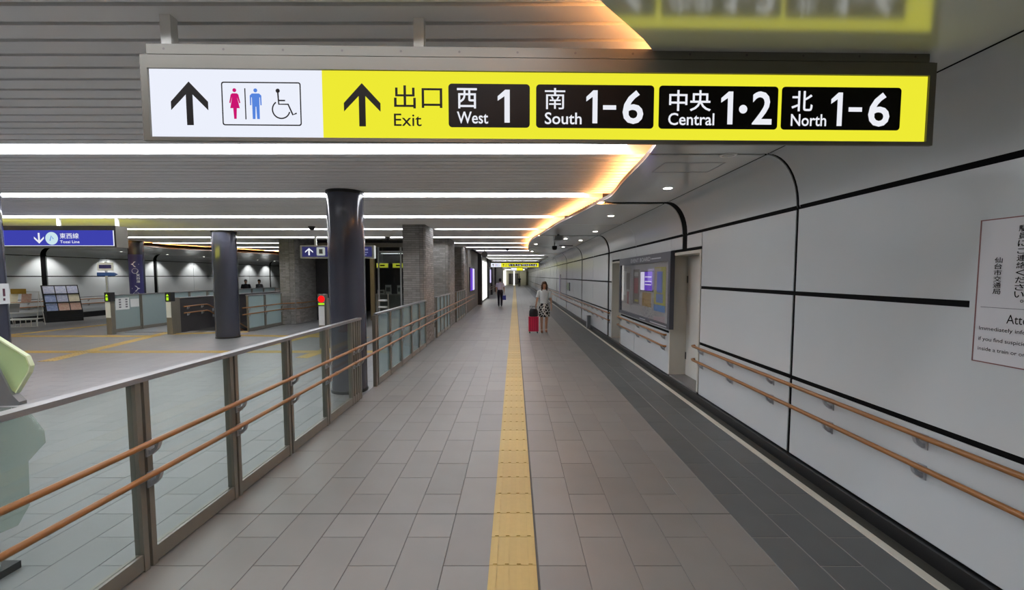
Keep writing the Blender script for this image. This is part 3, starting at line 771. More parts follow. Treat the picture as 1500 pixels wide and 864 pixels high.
# lamp posts of the escalator
def lamp_post(x, y, lab, top=1.31, red=False):
    t = thing('lamp_post', lab, 'lamp post', (x, y, 0), 'escalator lamp posts')
    MB().box(x-.08, x+.08, y-.07, y+.07, 0, top-.28).build('post_body', M_steel, t)
    MB().box(x-.09, x+.09, y-.08, y+.08, top-.28, top).build('lamp_housing', M_bag if not red else M_steel, t)
    g = MB(); 
    if red:
        MB().tube([(x, y-.098, top-.12), (x, y-.081, top-.12)], [.075, .085], 20).build('red_lamp', M_signal_red, t)
        MB().box(x-.075, x+.075, y-.09, y-.081, top-.265, top-.22).build('green_lamp', M_signal_green, t)
    else:
        flat(g, [(x-.06, top-.12), (x-.015, top-.04), (x+.03, top-.12)], [(0, 1, 2)], 'y', y-.084); flat(g, [(x-.05, top-.25), (x+.02, top-.25), (x+.02, top-.15), (x-.05, top-.15)], [(0, 1, 2, 3)], 'y', y-.084)
        g.build('green_lamp', M_signal_green, t)
    MB().box(x-.07, x+.07, y-.086, y-.071, top-.78, top-.3).build('label_plate', M_paper, t)
lamp_post(-12.55, 13.5, 'metal lamp post with green light left of the escalator, near sign pole')
lamp_post(-10.72, 13.55, 'metal lamp post with green light at the dark parapet end')
lamp_post(-4.85, 11.0, 'metal lamp post with round red light behind the near fence', 1.36, True)
tag(MB().box(-4.72, -4.6, 10.9, 11.02, 0, 1.26).build('barrier_post', M_steel, None, loc=(-4.66, 10.96, 0)), 'plain square steel post right beside the red lamp post', 'post')
# paper notices on the escalator glass
for k, (ya, yb, z0, z1, lab) in enumerate(((14.0, 14.5, .72, 1.1, 'white paper notice with rows of dark dots on escalator glass'), (14.55, 14.88, .78, 1.05, 'plain pale paper notice on escalator glass'))):
    t = thing('paper_notice', lab, 'notice', (-12.84, (ya+yb)/2, z0))
    MB().box(-12.843, -12.84, ya, yb, z0, z1).build('sheet', M_paper, t)
    if k == 0:
        d = MB()
        for a in (.12, .36):
            for zz in (.78, .86, .94, 1.02): d.box(-12.8398, -12.839, ya+a, ya+a+.08, zz, zz+.05)
        d.build('print', M_grey, t)
# sign pole behind the lamp post
t = thing('sign_pole', 'thin pole with white plate above a blue arrow plate', 'sign', (-12.72, 13.62, 0))
MB().tube([(-12.72, 13.62, 0), (-12.72, 13.62, 2.26)], .03, 12).build('pole', M_bracket, t, True)
MB().box(-12.94, -12.44, 13.56, 13.588, 1.98, 2.23).build('white_plate', M_paper, t)
MB().box(-12.88, -12.50, 13.556, 13.5598, 2.05, 2.16).build('blue_print', M_signbdim, t)
MB().prism([(-12.96, 1.82), (-12.42, 1.82), (-12.32, 1.872), (-12.42, 1.925), (-12.96, 1.925)], 'y', 13.56, 13.588).build('blue_arrow_plate', mat('mid_blue', (60, 96, 160), .4), t)

# ------------------------------------------------------------------ illuminated signs
def arrow_up(cx, v0, v1, w, sw):
    """chevron arrow pointing up: full width w, stem width sw"""
    h = v1-v0; hw = w/2; k = h*.275
    return [(cx, v1), (cx+hw, v1-h*.46), (cx+hw, v1-h*.46-k*.72), (cx+sw/2, v1-k*1.08), (cx+sw/2, v0), (cx-sw/2, v0), (cx-sw/2, v1-k*1.08), (cx-hw, v1-h*.46-k*.72), (cx-hw, v1-h*.46)]
def poly_tri(mb, pts, plane, w):
    bm = bmesh.new(); vs = [bm.verts.new((p[0], p[1], 0)) for p in pts]; f = bm.faces.new(vs)
    bmesh.ops.triangulate(bm, faces=[f]); bm.verts.index_update()
    flat(mb, [(v.co.x, v.co.y) for v in bm.verts], [tuple(v.index for v in f.verts) for f in bm.faces], plane, w); bm.free(); return mb
def disc(cx, cy, r, n=24): return [(cx+r*math.cos(2*PI*i/n), cy+r*math.sin(2*PI*i/n)) for i in range(n)]
def exit_sign(loc, rz, lab, hangers=True):
    """local frame: x along the sign, z up from the bottom of the lit face; front faces -y"""
    t = thing('exit_sign', lab, 'sign', loc, None, rz)
    B = lambda mb, n, m, p=t: mb.build(n, m, p, local=True)
    w = 1.963; h = .329
    hs = MB(); hs.box(-w-.035, w+.035, .012, .12, .02, h+.064); hs.box(-w-.035, w+.035, -.006, .012, -.02, -.001); hs.box(-w-.035, w+.035, -.006, .012, h+.001, h+.064)
    hs.box(-w-.035, -w-.001, -.006, .012, -.001, h+.001); hs.box(w+.001, w+.035, -.006, .012, -.001, h+.001)
    hs.prism([(.0125, -.02), (.12, .019), (.0125, .019)], 'x', -w-.03, w+.03)
    B(hs, 'housing', M_house)
    hd = MB(); hd.box(-w-.005, w, .0, .125, h+.07, h+.118); hd.box(-w-.03, w+.03, .004, .12, h+.064, h+.07); B(hd, 'top_cover', M_house)
    sc = MB()
    for i in range(14):
        x = -w+.08+i*.29; sc.add(*[[(p[0], -.0012, p[1]) for p in disc(x, h+.094, .006, 8)], [tuple(range(8))]])
    B(sc, 'screw', M_screw)
    xs = -1.118
    B(MB().add([(-w, .004, 0), (xs, .004, 0), (xs, .004, h), (-w, .004, h)], [(0, 1, 2, 3)]), 'white_face', M_signw)
    B(MB().add([(xs, .004, 0), (w, .004, 0), (w, .004, h), (xs, .004, h)], [(0, 1, 2, 3)]), 'yellow_face', M_signy)
    y = .0025; y2 = .0008
    for cx, n in ((-1.772, 'arrow'), (-.921, 'arrow')): B(poly_tri(MB(), arrow_up(cx, .058, .269, .182, .033), 'y', y), n, M_ink)
    o = rrect(-1.614, -1.223, .058, .270, .012); i_ = rrect(-1.608, -1.229, .064, .264, .008)
    B(flat(MB(), *ring2d(o, i_), 'y', y), 'toilet_frame', M_ink)
    # figures
    c = -1.55; mb = MB(); poly_tri(mb, disc(c, .229, .0095, 18), 'y', y)
    poly_tri(mb, [(c-.012, .214), (c+.012, .214), (c+.019, .208), (c+.0275, .168), (c+.021, .166), (c+.0125, .195), (c+.0235, .142), (c+.009, .142), (c+.006, .09), (c-.006, .09), (c-.009, .142), (c-.0235, .142), (c-.0125, .195), (c-.021, .166), (c-.0275, .168), (c-.019, .208)], 'y', y)
    B(mb, 'woman_pictogram', M_pink)
    B(MB().add([(-1.501, y, .088), (-1.4955, y, .088), (-1.4955, y, .239), (-1.501, y, .239)], [(0, 1, 2, 3)]), 'divider', M_ink)
    c = -1.447; mb = MB(); poly_tri(mb, disc(c, .229, .0095, 18), 'y', y)
    poly_tri(mb, [(c-.018, .214), (c+.018, .214), (c+.0285, .204), (c+.0285, .157), (c+.0225, .157), (c+.0215, .195), (c+.0185, .195), (c+.0175, .09), (c+.004, .09), (c+.0015, .15), (c-.0015, .15), (c-.004, .09), (c-.0175, .09), (c-.0185, .195), (c-.0215, .195), (c-.0225, .157), (c-.0285, .157), (c-.0285, .204)], 'y', y)
    B(mb, 'man_pictogram', M_blue)
    mb = MB(); poly_tri(mb, disc(-1.337, .228, .0105, 16), 'y', y)
    flat(mb, *stroke([(-1.337, .222), (-1.334, .163), (-1.288, .163), (-1.266, .112), (-1.247, .12)], .0075), 'y', y)
    flat(mb, *stroke([(-1.334, .181), (-1.302, .181)], .007), 'y', y)
    flat(mb, *stroke([(-1.323+.043*math.cos(a), .137+.043*math.sin(a)) for a in [math.radians(125+i*(345-125)/20) for i in range(21)]], .0065), 'y', y)
    B(mb, 'wheelchair_pictogram', M_ink)
    def T(s, u0, u1, v0, v1, m, p, bold=0., yy=y):
        B(flat(MB(), *fit_text(s, u0, u1, v0, v1, bold), 'y', yy), 'lettering', m, p)
    z = -2.511
    T('出口', -.762, -.521, 2.659+z, 2.771+z, M_ink, t, .006); T('Exit', -.764, -.626, 2.572+z, 2.633+z, M_ink, t, .004)
    for (a, b), items in (((-.49, -.081), (('西', -.447, -.347, 2.66, 2.76, .01), ('West', -.448, -.291, 2.586, 2.645, .012), ('1', -.243, -.182, 2.592, 2.754, .015))),
                          ((-.049, .55), (('南', -.005, .098, 2.66, 2.764, .003), ('South', -.005, .182, 2.586, 2.645, .012), ('1', .205, .262, 2.592, 2.755, .015), ('-', .29, .357, 2.66, 2.682, .0), ('6', .39, .496, 2.590, 2.757, .015))),
                          ((.575, 1.188), (('中央', .627, .842, 2.656, 2.76, .01), ('Central', .624, .861, 2.586, 2.647, .012), ('1', .894, .955, 2.592, 2.755, .015), ('2', 1.055, 1.157, 2.592, 2.757, .015))),
                          ((1.206, 1.828), (('北', 1.257, 1.367, 2.66, 2.761, .01), ('North', 1.257, 1.441, 2.586, 2.646, .012), ('1', 1.463, 1.522, 2.588, 2.755, .015), ('-', 1.555, 1.625, 2.66, 2.682, .0), ('6', 1.658, 1.77, 2.586, 2.757, .015)))):
        r = rrect(a, b, .057, .271, .018)
        pl = B(MB().add([(p[0], y, p[1]) for p in r], [tuple(range(len(r)))]), 'exit_plate', M_ink)
        for s, u0, u1, v0, v1, bo in items: T(s, u0, u1, v0+z, v1+z, M_inkw, pl, bo, y2)
        if a == .575: B(MB().add([(p[0], y2, p[1]) for p in disc(1.008, 2.668+z, .0215)], [tuple(range(24))]), 'dot', M_inkw, pl)
    if hangers:
        for x in (-1.9, -.642, .6):
            B(MB().box(x-.026, x+.026, .04, .09, h+.118, h+.75), 'hanger', M_white)
    return t
ex = exit_sign((.157, 2.262, 2.511), math.radians(1.24), 'large lit white and yellow exit sign hanging across the walkway')
ex2 = copy_tree(ex); ex2.location = (0, 36, 2.54); ex2.rotation_euler = (0, 0, 0)
ex2['label'] = 'small distant copy of the yellow exit sign hanging far down the walkway'
t = thing('hanging_sign', 'tiny white and yellow lit sign farthest down the walkway', 'sign', (.3, 60, 2.57))
MB().box(-.55, 1.15, 60, 60.2, 2.5, 2.98).build('housing', M_house, t)
MB().box(-.5, .25, 59.98, 59.995, 2.55, 2.93).build('white_face', M_signw, t); MB().box(.25, 1.1, 59.98, 59.995, 2.55, 2.93).build('yellow_face', M_signy, t)
mb = MB(); mb.box(-.3, -.25, 60.05, 60.1, 2.98, 3.4); mb.box(.8, .85, 60.05, 60.1, 2.98, 3.4); mb.build('hanger', M_white, t)
# blue line sign
t = thing('line_sign', 'long lit blue line sign with down arrow hanging over the left concourse', 'sign', (-10.8, 9.7, 2.48))
L_ = lambda mb, n, m: mb.build(n, m, t)
hs = MB(); hs.box(-12.84, -8.79, 9.71, 9.99, 2.45, 2.92); hs.box(-12.84, -8.79, 9.69, 9.71, 2.45, 2.478); hs.box(-12.84, -8.79, 9.69, 9.71, 2.822, 2.92); hs.box(-8.83, -8.79, 9.69, 9.71, 2.478, 2.822); hs.box(-12.84, -12.8, 9.69, 9.71, 2.478, 2.822)
L_(hs, 'housing', M_house)
L_(MB().box(-12.8, -8.83, 9.695, 9.709, 2.478, 2.822), 'blue_face', M_signb)
L_(MB().box(-12.8, -8.83, 9.991, 10.0, 2.478, 2.822), 'yellow_back_face', emis('yellow_back', (238, 234, 52), 4.5))
L_(MB().box(-8.855, -8.832, 9.692, 9.6945, 2.48, 2.82), 'edge_glow', M_signw)  # glowing bars stand in for light leaking round the lit face
L_(MB().box(-12.8, -8.83, 9.692, 9.6945, 2.478, 2.49), 'edge_glow', M_signw)
mb = MB(); pts = arrow_up(0, 0, .235, .22, .04); poly_tri(mb, [(-10.49-p[0], 2.765-p[1]) for p in pts], 'y', 9.692); L_(mb, 'arrow', M_inkw)
mb = MB().add([(p[0], 9.692, p[1]) for p in disc(-10.21, 2.645, .14)], [tuple(range(24))]); L_(mb, 'line_symbol', emis('pale_cyan', (206, 232, 240), .95))
L_(flat(MB(), *stroke([(-10.25, 2.59), (-10.215, 2.70), (-10.17, 2.63)], .02), 'y', 9.690), 'line_symbol_mark', M_blue)
L_(flat(MB(), *fit_text('東西線', -10.03, -9.61, 2.64, 2.76, .006), 'y', 9.692), 'lettering', M_inkw)
L_(flat(MB(), *fit_text('Tozai Line', -10.03, -9.6, 2.54, 2.60, .01), 'y', 9.692), 'lettering', M_inkw)
mb = MB(); [mb.box(x-.03, x+.03, 9.93, 9.975, 2.92, 3.3) for x in (-12, -10.3, -8.98)]; L_(mb, 'hanger', M_white)
# dull blue sign
t = thing('guide_sign', 'white framed dull blue sign with up arrow hanging behind the big column', 'sign', (-5.9, 14.5, 2.43))
L_(MB().box(-7.1, -4.66, 14.52, 14.72, 2.4, 2.83), 'housing', M_white)
L_(MB().box(-7.03, -4.73, 14.508, 14.519, 2.45, 2.78), 'blue_face', M_signb2)
L_(poly_tri(MB(), arrow_up(-6.8, 2.5, 2.74, .26, .05), 'y', 14.505), 'arrow', M_inkw)
L_(MB().add([(p[0], 14.505, p[1]) for p in rrect(-6.55, -6.27, 2.49, 2.76, .03)], [tuple(range(24))]), 'lift_symbol', emis('dull_white', (190, 196, 190), .8))
mb = MB(); mb.box(-6.47, -6.35, 14.502, 14.504, 2.55, 2.70); L_(mb, 'lift_symbol_mark', M_grey)
mb = MB(); mb.box(-6.18, -5.9, 14.502, 14.506, 2.66, 2.76); mb.box(-5.86, -5.6, 14.502, 14.506, 2.66, 2.76); mb.box(-6.18, -5.65, 14.502, 14.506, 2.58, 2.62); mb.box(-6.18, -5.7, 14.502, 14.506, 2.5, 2.54)
mb.box(-5.1, -4.85, 14.502, 14.506, 2.66, 2.72); mb.box(-5.1, -4.85, 14.502, 14.506, 2.58, 2.61); mb.box(-5.1, -4.9, 14.502, 14.506, 2.5, 2.54)
L_(mb, 'blurred_print', emis('dull_print', (130, 134, 176), .8))
mb = MB(); [mb.box(x-.03, x+.03, 14.58, 14.64, 2.83, 3.3) for x in (-6.62, -5.02)]; L_(mb, 'hanger', M_white)
# wrapped panel on the thin column
cx, cy, r = -14.25, 16.5, .246
def wrap(vs, fs, dr=.004):
    return [(cx+(r+dr)*math.sin(p[0]/r), cy-(r+dr)*math.cos(p[0]/r), p[1]) for p in vs], fs
pw = thing('wrap_sign', 'blue direction panel wrapped around the thin column with white arrows', 'sign', (cx, cy, 1.0))
n = 14; V = [(-.13+.5*i/n, z) for z in (.9, 2.62) for i in range(n+1)]
MB().add(*wrap(V, [(i, i+1, i+n+2, i+n+1) for i in range(n)], .001)).build('blue_panel', M_signbdim, pw, True)
def rot(pts, a, c):
    return [(c[0]+p[0]*math.cos(a)-p[1]*math.sin(a), c[1]+p[0]*math.sin(a)+p[1]*math.cos(a)) for p in pts]
ar = arrow_up(0, -.12, .12, .2, .04)
def wtri(pts):
    bm = bmesh.new(); f = bm.faces.new([bm.verts.new((p[0], p[1], 0)) for p in pts]); bmesh.ops.triangulate(bm, faces=[f]); bm.verts.index_update()
    o = [(v.co.x, v.co.y) for v in bm.verts], [tuple(v.index for v in f.verts) for f in bm.faces]; bm.free(); return o
for a, z in ((PI/2, 2.25), (-PI/2, 1.35)): MB().add(*wrap(*wtri(rot(ar, a, (0.12, z))))).build('arrow', M_paper, pw)
MB().add(*wrap(*wtri(disc(.12, 2.0, .1, 16)))).build('line_symbol', M_paper, pw)
mb = MB()
for j, ch in enumerate('東西線'): mb.add(*wrap(*fit_text(ch, .15, .25, 1.80-.12*j, 1.90-.12*j, .02)))
mb.build('lettering', M_paper, pw)
MB().add(*wrap(*wtri(disc(.12, 1.12, .1, 16)))).build('line_symbol', M_paper, pw)

# ------------------------------------------------------------------ notice board on the right wall
t = thing('notice_board', 'large dark framed glass notice board on the white wall', 'notice board', (2.6, 9.05, 1.55))
y0, y1, z0, z1 = 7.27, 10.8, .92, 2.23
fr = MB(); fr.box(2.585, 2.66, y0, y0+.1, z0, z1); fr.box(2.585, 2.66, y1-.1, y1, z0, z1); fr.box(2.585, 2.66, y0+.1, y1-.1, z1-.16, z1); fr.box(2.585, 2.66, y0+.1, y1-.1, z0, z0+.07)
fr.build('frame', M_boardframe, t)
MB().box(2.635, 2.655, y0+.1, y1-.1, z0+.07, z1-.16).build('back_panel', M_boardback, t)
MB().box(2.604, 2.608, y0+.1, y1-.1, z0+.07, z1-.16).build('glass_pane', glass('board_glass', (250, 250, 250), .08, (205, 205, 205)), t)
flat(MB(), *fit_text('EVENT BOARD', -9.75, -8.35, z1-.125, z1-.045, .01), 'x', 2.5845).build('lettering', mat('pale_print', (186, 188, 194), .6), t)
mb = MB(); mb.box(2.5835, 2.5845, 7.75, 8.3, z1-.1, z1-.08); mb.build('small_print', mat('pale_print', (186, 188, 194), .6), t)
MB().box(2.5835, 2.5845, 7.4, 8.3, z0+.02, z0+.04).build('small_print', mat('pale_print', (186, 188, 194), .6), t)
MB().box(2.5835, 2.5845, 8.6, 9.0, z0+.02, z0+.04).build('small_print', mat('pale_print', (186, 188, 194), .6), t)
def poster(yc, w, za, zb, m, lab, prints, x=2.63, cat='poster', grp='posters in the notice board'):
    p = thing('poster', lab, cat, (x, yc, za), grp)
    MB().box(x, x+.004, yc-w/2, yc+w/2, za, zb).build('sheet', m, p)
    for nm, mm, (a, b, c, d) in prints:
        MB().box(x-.0015, x-.0003, yc-w/2+a*w, yc-w/2+b*w, za+c*(zb-za), za+d*(zb-za)).build(nm, mm, p)
    return p
M_gold = mat('gold_paper', (176, 140, 52), .6, noise=.1); M_lime = mat('lime_paper', (196, 196, 92), .6, noise=.1, scale=9); M_lb = mat('poster_blue', (120, 150, 206), .6, noise=.15, scale=12)
M_pinkp = mat('poster_rose', (168, 96, 100), .6, noise=.3, scale=16); M_pale = mat('poster_pale', (190, 188, 184), .6, noise=.15, scale=7); M_mid = mat('poster_taupe', (138, 132, 126), .6, noise=.2, scale=12)
poster(7.92, .62, 1.17, 1.98, M_lime, 'lime poster with blue lettering block, rightmost in the notice board', [('blue_block', M_lb, (.25, .75, .42, .9)), ('blue_foot', mat('clear_blue', (96, 150, 216), .6), (0, 1, 0, .15)), ('blue_block', M_lb, (.2, .8, .2, .4))])
poster(8.70, .58, 1.21, 1.49, M_gold, 'gold yellow poster under the purple screen in the notice board', [('fold', mat('gold_dark', (150, 112, 36), .6), (.1, .9, .45, .52))])
p = thing('screen', 'small purple and white lit screen inside the notice board', 'screen', (2.628, 8.4, 1.45), 'posters in the notice board')
MB().box(2.618, 2.634, 8.30, 9.10, 1.51, 1.92).build('screen_frame', M_boardframe, p)
MB().box(2.615, 2.6178, 8.32, 8.81, 1.53, 1.90).build('purple_image', M_purple, p); MB().box(2.615, 2.6178, 8.81, 9.08, 1.53, 1.90).build('white_image', M_screenw, p)
mb = MB(); [mb.box(2.613, 2.6148, 8.36, 8.77, z, z+.018) for z in (1.64, 1.70, 1.79)]; mb.build('white_bar', M_screenw, p)
poster(9.46, .46, 1.22, 1.96, M_mid, 'taupe poster with rose picture in the notice board', [('rose_picture', M_pinkp, (.15, .85, .3, .75)), ('yellow_bar', M_lime, (.1, .7, .06, .12)), ('pale_title', M_pale, (.15, .85, .8, .92))])
poster(10.27, .72, 1.08, 2.03, M_pale, 'pale grey poster with faint figure, leftmost in the notice board', [('rose_figure', M_pinkp, (.2, .4, .1, .4)), ('grey_picture', M_mid, (.1, .5, .45, .85)), ('white_field', M_paper, (.55, .92, .3, .9))])
# safety notice on the near white panel
t = thing('wall_notice', 'white safety notice with thin red border on the near right wall', 'notice', (2.655, 1.95, 1.7))
MB().box(2.656, 2.659, 1.2, 2.51, 1.33, 2.135).build('sheet', mat('notice_white', (218, 218, 222), .3), t)
mb = MB(); x = 2.6548
for a, b, c, d in ((2.503, 2.51, 1.33, 2.135), (1.2, 1.207, 1.33, 2.135), (1.2, 2.51, 1.33, 1.336), (1.2, 2.51, 2.129, 2.135)): mb.box(x, 2.6559, a, b, c, d)
mb.build('red_border', M_reder, t)
MB().box(x, 2.6559, 1.24, 2.48, 1.643, 1.646).build('rule', M_grey, t)
mb = MB()
for j, ch in enumerate('仙台市交通局'): flat(mb, *fit_text(ch, -2.424, -2.384, 1.922-.0345*(j+1)+.004, 1.922-.0345*j, .012), 'x', x)
mb.build('lettering', M_ink, t)
for cidx, (s, ya) in enumerate((('駅員にご連絡ください。', 2.318), ('不審物を見つけた時は', 2.17))):
    mb = MB()
    for j, ch in enumerate(s):
        u0 = -ya; 
        if ch == '。': flat(mb, *fit_text(ch, u0+.03, u0+.045, 2.085-.0385*j-.02, 2.085-.0385*j-.005, .01), 'x', x)
        else: flat(mb, *fit_text(ch, u0, u0+.045, 2.085-.0385*(j+1)+.005, 2.085-.0385*j, .012), 'x', x)
    mb.build('lettering', M_ink, t)
flat(MB(), *fit_text('Attention', -2.345, -2.13, 1.563, 1.612, .0), 'x', x).build('lettering', M_ink, t)
for s, w_, z in (('Immediately inform staff', .34, 1.508), ('if you find suspicious items', .34, 1.448), ('inside a train or on platforms', .36, 1.392)):
    flat(MB(), *fit_text(s, -2.48, -2.48+w_, z, z+.028, .0), 'x', x).build('lettering', M_ink, t)
# small things far along the right wall
t = thing('framed_picture', 'small dark green framed picture on the far right wall', 'picture', (2.645, 21.5, 1.3))
MB().box(2.63, 2.66, 21.0, 22.0, 1.1, 1.5).build('frame', M_boardframe, t); MB().box(2.624, 2.6295, 21.06, 21.94, 1.14, 1.46).build('print', mat('green_print', (96, 120, 84), .5, noise=.5, scale=6), t)
t = thing('metal_cabinet', 'small grey metal box standing at the foot of the right wall', 'cabinet', (2.56, 15.04, 0))
MB().box(2.5, 2.615, 14.95, 15.15, .0005, .46).build('body', M_greyplate, t); MB().box(2.494, 2.4995, 14.97, 15.13, .05, .44).build('door', M_bracket, t)
t = thing('wall_post', 'lilac lit narrow panel on the far right wall', 'sign', (2.64, 25.5, .7))
MB().box(2.63, 2.66, 25.3, 25.7, .5, 1.9).build('frame', M_white, t); MB().box(2.626, 2.6295, 25.34, 25.66, .54, 1.86).build('panel', mat('lilac_panel', (160, 150, 196), .4), t)
# left side of the walkway
t = thing('lit_poster', 'lit lilac poster case on the left wall past the third pillar', 'poster', (-2.3, 23.4, 1.0))
MB().box(-2.318, -2.27, 22.3, 24.6, 1.0, 2.26).build('case', M_boardframe, t)
MB().box(-2.268, -2.262, 22.36, 23.5, 1.05, 2.21).build('purple_panel', M_purple, t); MB().box(-2.268, -2.262, 23.5, 24.54, 1.05, 2.21).build('lilac_panel', M_litposter, t)
t = thing('showcase', 'tall bright white lit showcase on the left of the walkway', 'showcase', (-2.2, 32, 0))
MB().box(-2.248, -2.2, 29.6, 34.6, .08, 2.95).build('case', M_white, t); MB().box(-2.199, -2.19, 29.7, 34.5, .15, 2.85).build('lit_panel', M_showcase, t)
t = thing('lit_poster', 'small lilac lit poster beyond the white showcase', 'poster', (-2.2, 40, 1.2))
MB().box(-2.298, -2.22, 39, 41, 1.1, 2.5).build('case', M_boardframe, t); MB().box(-2.218, -2.212, 39.1, 40.9, 1.2, 2.4).build('lilac_panel', M_litposter, t)
t = thing('ceiling_disc', 'round grey disc hanging under the slats at left of the walkway', 'disc', (-1.5, 21.8, ZS))
MB().tube([(-1.5, 21.8, 3.02), (-1.5, 21.8, ZS)], .02).build('rod', M_screw, t)
MB().tube([(-1.5, 21.76, 2.88), (-1.5, 21.84, 2.88)], .15, 24).build('disc', M_greyplate, t)

# ------------------------------------------------------------------ leaflet racks by the left wall
t = thing('leaflet_rack', 'black sloping leaflet rack full of prints at the far left wall', 'rack', (-18.12, 17.45, 0), None, math.radians(60))
B = lambda mb, n, m, p: mb.build(n, m, p, local=True)
B(MB().box(-.53, .53, -.22, .25, 0, .42), 'bin', M_bag, t)
mb = MB(); [mb.box(-.53, .53, -.232, -.221, z, z+.03) for z in (.06, .14, .22, .30, .37)]; B(mb, 'bin_slat', M_base, t)
B(MB().add([(-.53, -.2, .42), (.53, -.2, .42), (.53, .22, 1.45), (-.53, .22, 1.45), (-.53, -.14, .42), (.53, -.14, .42), (.53, .26, 1.45), (-.53, .26, 1.45)], [(0, 1, 2, 3), (7, 6, 5, 4), (0, 4, 5, 1), (3, 2, 6, 7), (0, 3, 7, 4), (1, 5, 6, 2)]), 'sloping_back', M_bag, t)
mb = MB(); [mb.bar((-.52, -.2+.42*k-.03, .42+1.03*k), (.52, -.2+.42*k-.03, .42+1.03*k), .03, .02) for k in (.02, .34, .67)]; B(mb, 'ledge', M_base, t)
rp = Matrix.Rotation(math.radians(32), 4, 'Z')
cols_ = [mat('leaf_white', (228, 230, 234), .6, noise=.5, scale=16, rgb2=(126, 136, 190)), mat('leaf_blue', (196, 210, 232), .6, noise=.4, scale=20, rgb2=(96, 116, 190)), mat('leaf_cream', (224, 216, 190), .6, noise=.2, scale=20), mat('leaf_red', (200, 120, 110), .6, noise=.5, scale=18, rgb2=(230, 220, 200))]
lf = [(0, 2, 0), (0, 2, 1), (0, 2, 2), (1, 1, 0), (0, 1, 1), (2, 1, 2), (1, 0, 0), (3, 0, 1), (3, 0, 2)]
nmr = {2: 'top', 1: 'middle', 0: 'bottom'}; nmc = {0: 'left', 1: 'centre', 2: 'right'}; cn = ['white', 'blue printed', 'cream', 'red and cream']
for c_, r_, k_ in lf:
    u = -.34+.34*k_; k0 = .03+.325*r_; k1 = k0+.28
    p0 = Vector((u-.155, -.2+.42*k0-.02, .42+1.03*k0)); p1 = Vector((u+.155, -.2+.42*k1-.02, .42+1.03*k1))
    vs = [(p0.x, p0.y, p0.z), (p1.x, p0.y, p0.z), (p1.x, p1.y, p1.z), (p0.x, p1.y, p1.z)]; vs += [(a, b+.008, c) for a, b, c in vs]
    o = MB().add(vs, [(0, 1, 2, 3), (7, 6, 5, 4), (0, 4, 5, 1), (1, 5, 6, 2), (2, 6, 7, 3), (3, 7, 4, 0)]).build('leaflet', cols_[c_], None, local=True)
    o.location = (-18.12, 17.45, 0); o.rotation_euler = (0, 0, math.radians(60))
    tag(o, '%s leaflet in the %s row, %s place of the black rack' % (cn[c_], nmr[r_], nmc[k_]), 'leaflet', 'leaflets on the black rack')
t = thing('wire_stand', 'white wire leaflet stand with yellow header next to the left column', 'rack', (-17.6, 15.6, 0), None, math.radians(25))
mb = MB()
for x in (-.42, .42):
    mb.tube([(x, -.25, .02), (x, -.2, .3), (x, .0, 1.25)], .012, 6); mb.tube([(x, .28, .02), (x, .0, 1.25)], .012, 6)
for k in range(7): mb.tube([(-.42+.14*k, -.27, .02), (-.42+.14*k, -.27, .26)], .011, 6)
for z, y in ((.02, -.27), (.26, -.27), (.5, -.17), (.85, -.1), (1.25, 0)): mb.tube([(-.45, y, z), (.45, y, z)], .012, 6)
B(mb, 'wire_frame', M_white, t)
B(MB().box(-.3, .1, -.03, -.015, 1.18, 1.36), 'header', M_gold, t)
B(MB().box(-.42, .42, -.2, .26, .27, .285), 'tray', M_white, t)
for k, (u, z0, m, lab) in enumerate(((-.25, .88, cols_[2], 'cream leaflet on the upper left of the white wire stand'), (.1, .88, cols_[3], 'red and cream leaflet on the upper right of the white wire stand'), (-.2, .53, M_greyplate, 'grey leaflet on the lower part of the white wire stand'))):
    o = MB().add([(u-.13, -.14+.06*(z0 > .6), z0), (u+.13, -.14+.06*(z0 > .6), z0), (u+.13, -.06+.06*(z0 > .6), z0+.3), (u-.13, -.06+.06*(z0 > .6), z0+.3), (u-.13, -.132+.06*(z0 > .6), z0), (u+.13, -.132+.06*(z0 > .6), z0), (u+.13, -.052+.06*(z0 > .6), z0+.3), (u-.13, -.052+.06*(z0 > .6), z0+.3)],
                 [(0, 1, 2, 3), (7, 6, 5, 4), (0, 4, 5, 1), (1, 5, 6, 2), (2, 6, 7, 3), (3, 7, 4, 0)]).build('leaflet', m, None, local=True)
    o.location = (-17.6, 15.6, 0); o.rotation_euler = (0, 0, math.radians(25)); tag(o, lab, 'leaflet', 'leaflets on the wire stand')
# white box on the left column
t = thing('wall_box', 'white box with dark red mark fixed to the left edge column', 'box', (-8.05, 6.83, 1.38))
MB().box(-8.07, -8.03, 6.70, 6.93, 1.38, 1.70).build('case', M_paper, t)
mb = MB(); mb.box(-8.0298, -8.027, 6.84, 6.87, 1.5, 1.62); mb.box(-8.0298, -8.027, 6.84, 6.865, 1.43, 1.47); mb.build('dark_red_mark', mat('plum_mark', (92, 40, 60), .5), t)
# ------------------------------------------------------------------ acrylic stand behind the near fence
t = thing('acrylic_stand', 'pale green translucent acrylic stand behind the near glass fence', 'stand', (-3.1, 2.52, 0))
Y0, Y1 = 2.5, 2.52
up = [(-3.45, 1.60), (-3.03, 1.487), (-2.829, 1.354), (-2.81, 1.30), (-2.823, 1.262), (-2.905, 1.14), (-3.2, 1.35), (-3.45, 1.55)]
MB().prism(up, 'y', Y0, Y1).build('green_pane', M_acry, t)
mb = MB()
for a, b in zip(up[:5], up[1:6]): mb.bar((a[0], Y0+.01, a[1]), (b[0], Y0+.01, b[1]), .024, .008)
mb.build('lit_edge', M_edge, t)  # pale bars paint the glow along the pane's edge
MB().prism([(-3.45, 1.58), (-3.11, 1.58), (-2.915, 1.13), (-2.877, 1.09), (-2.877, 1.07), (-3.45, 1.05)], 'y', Y0-.01, Y1+.01).build('grey_plate', M_greyplate, t)
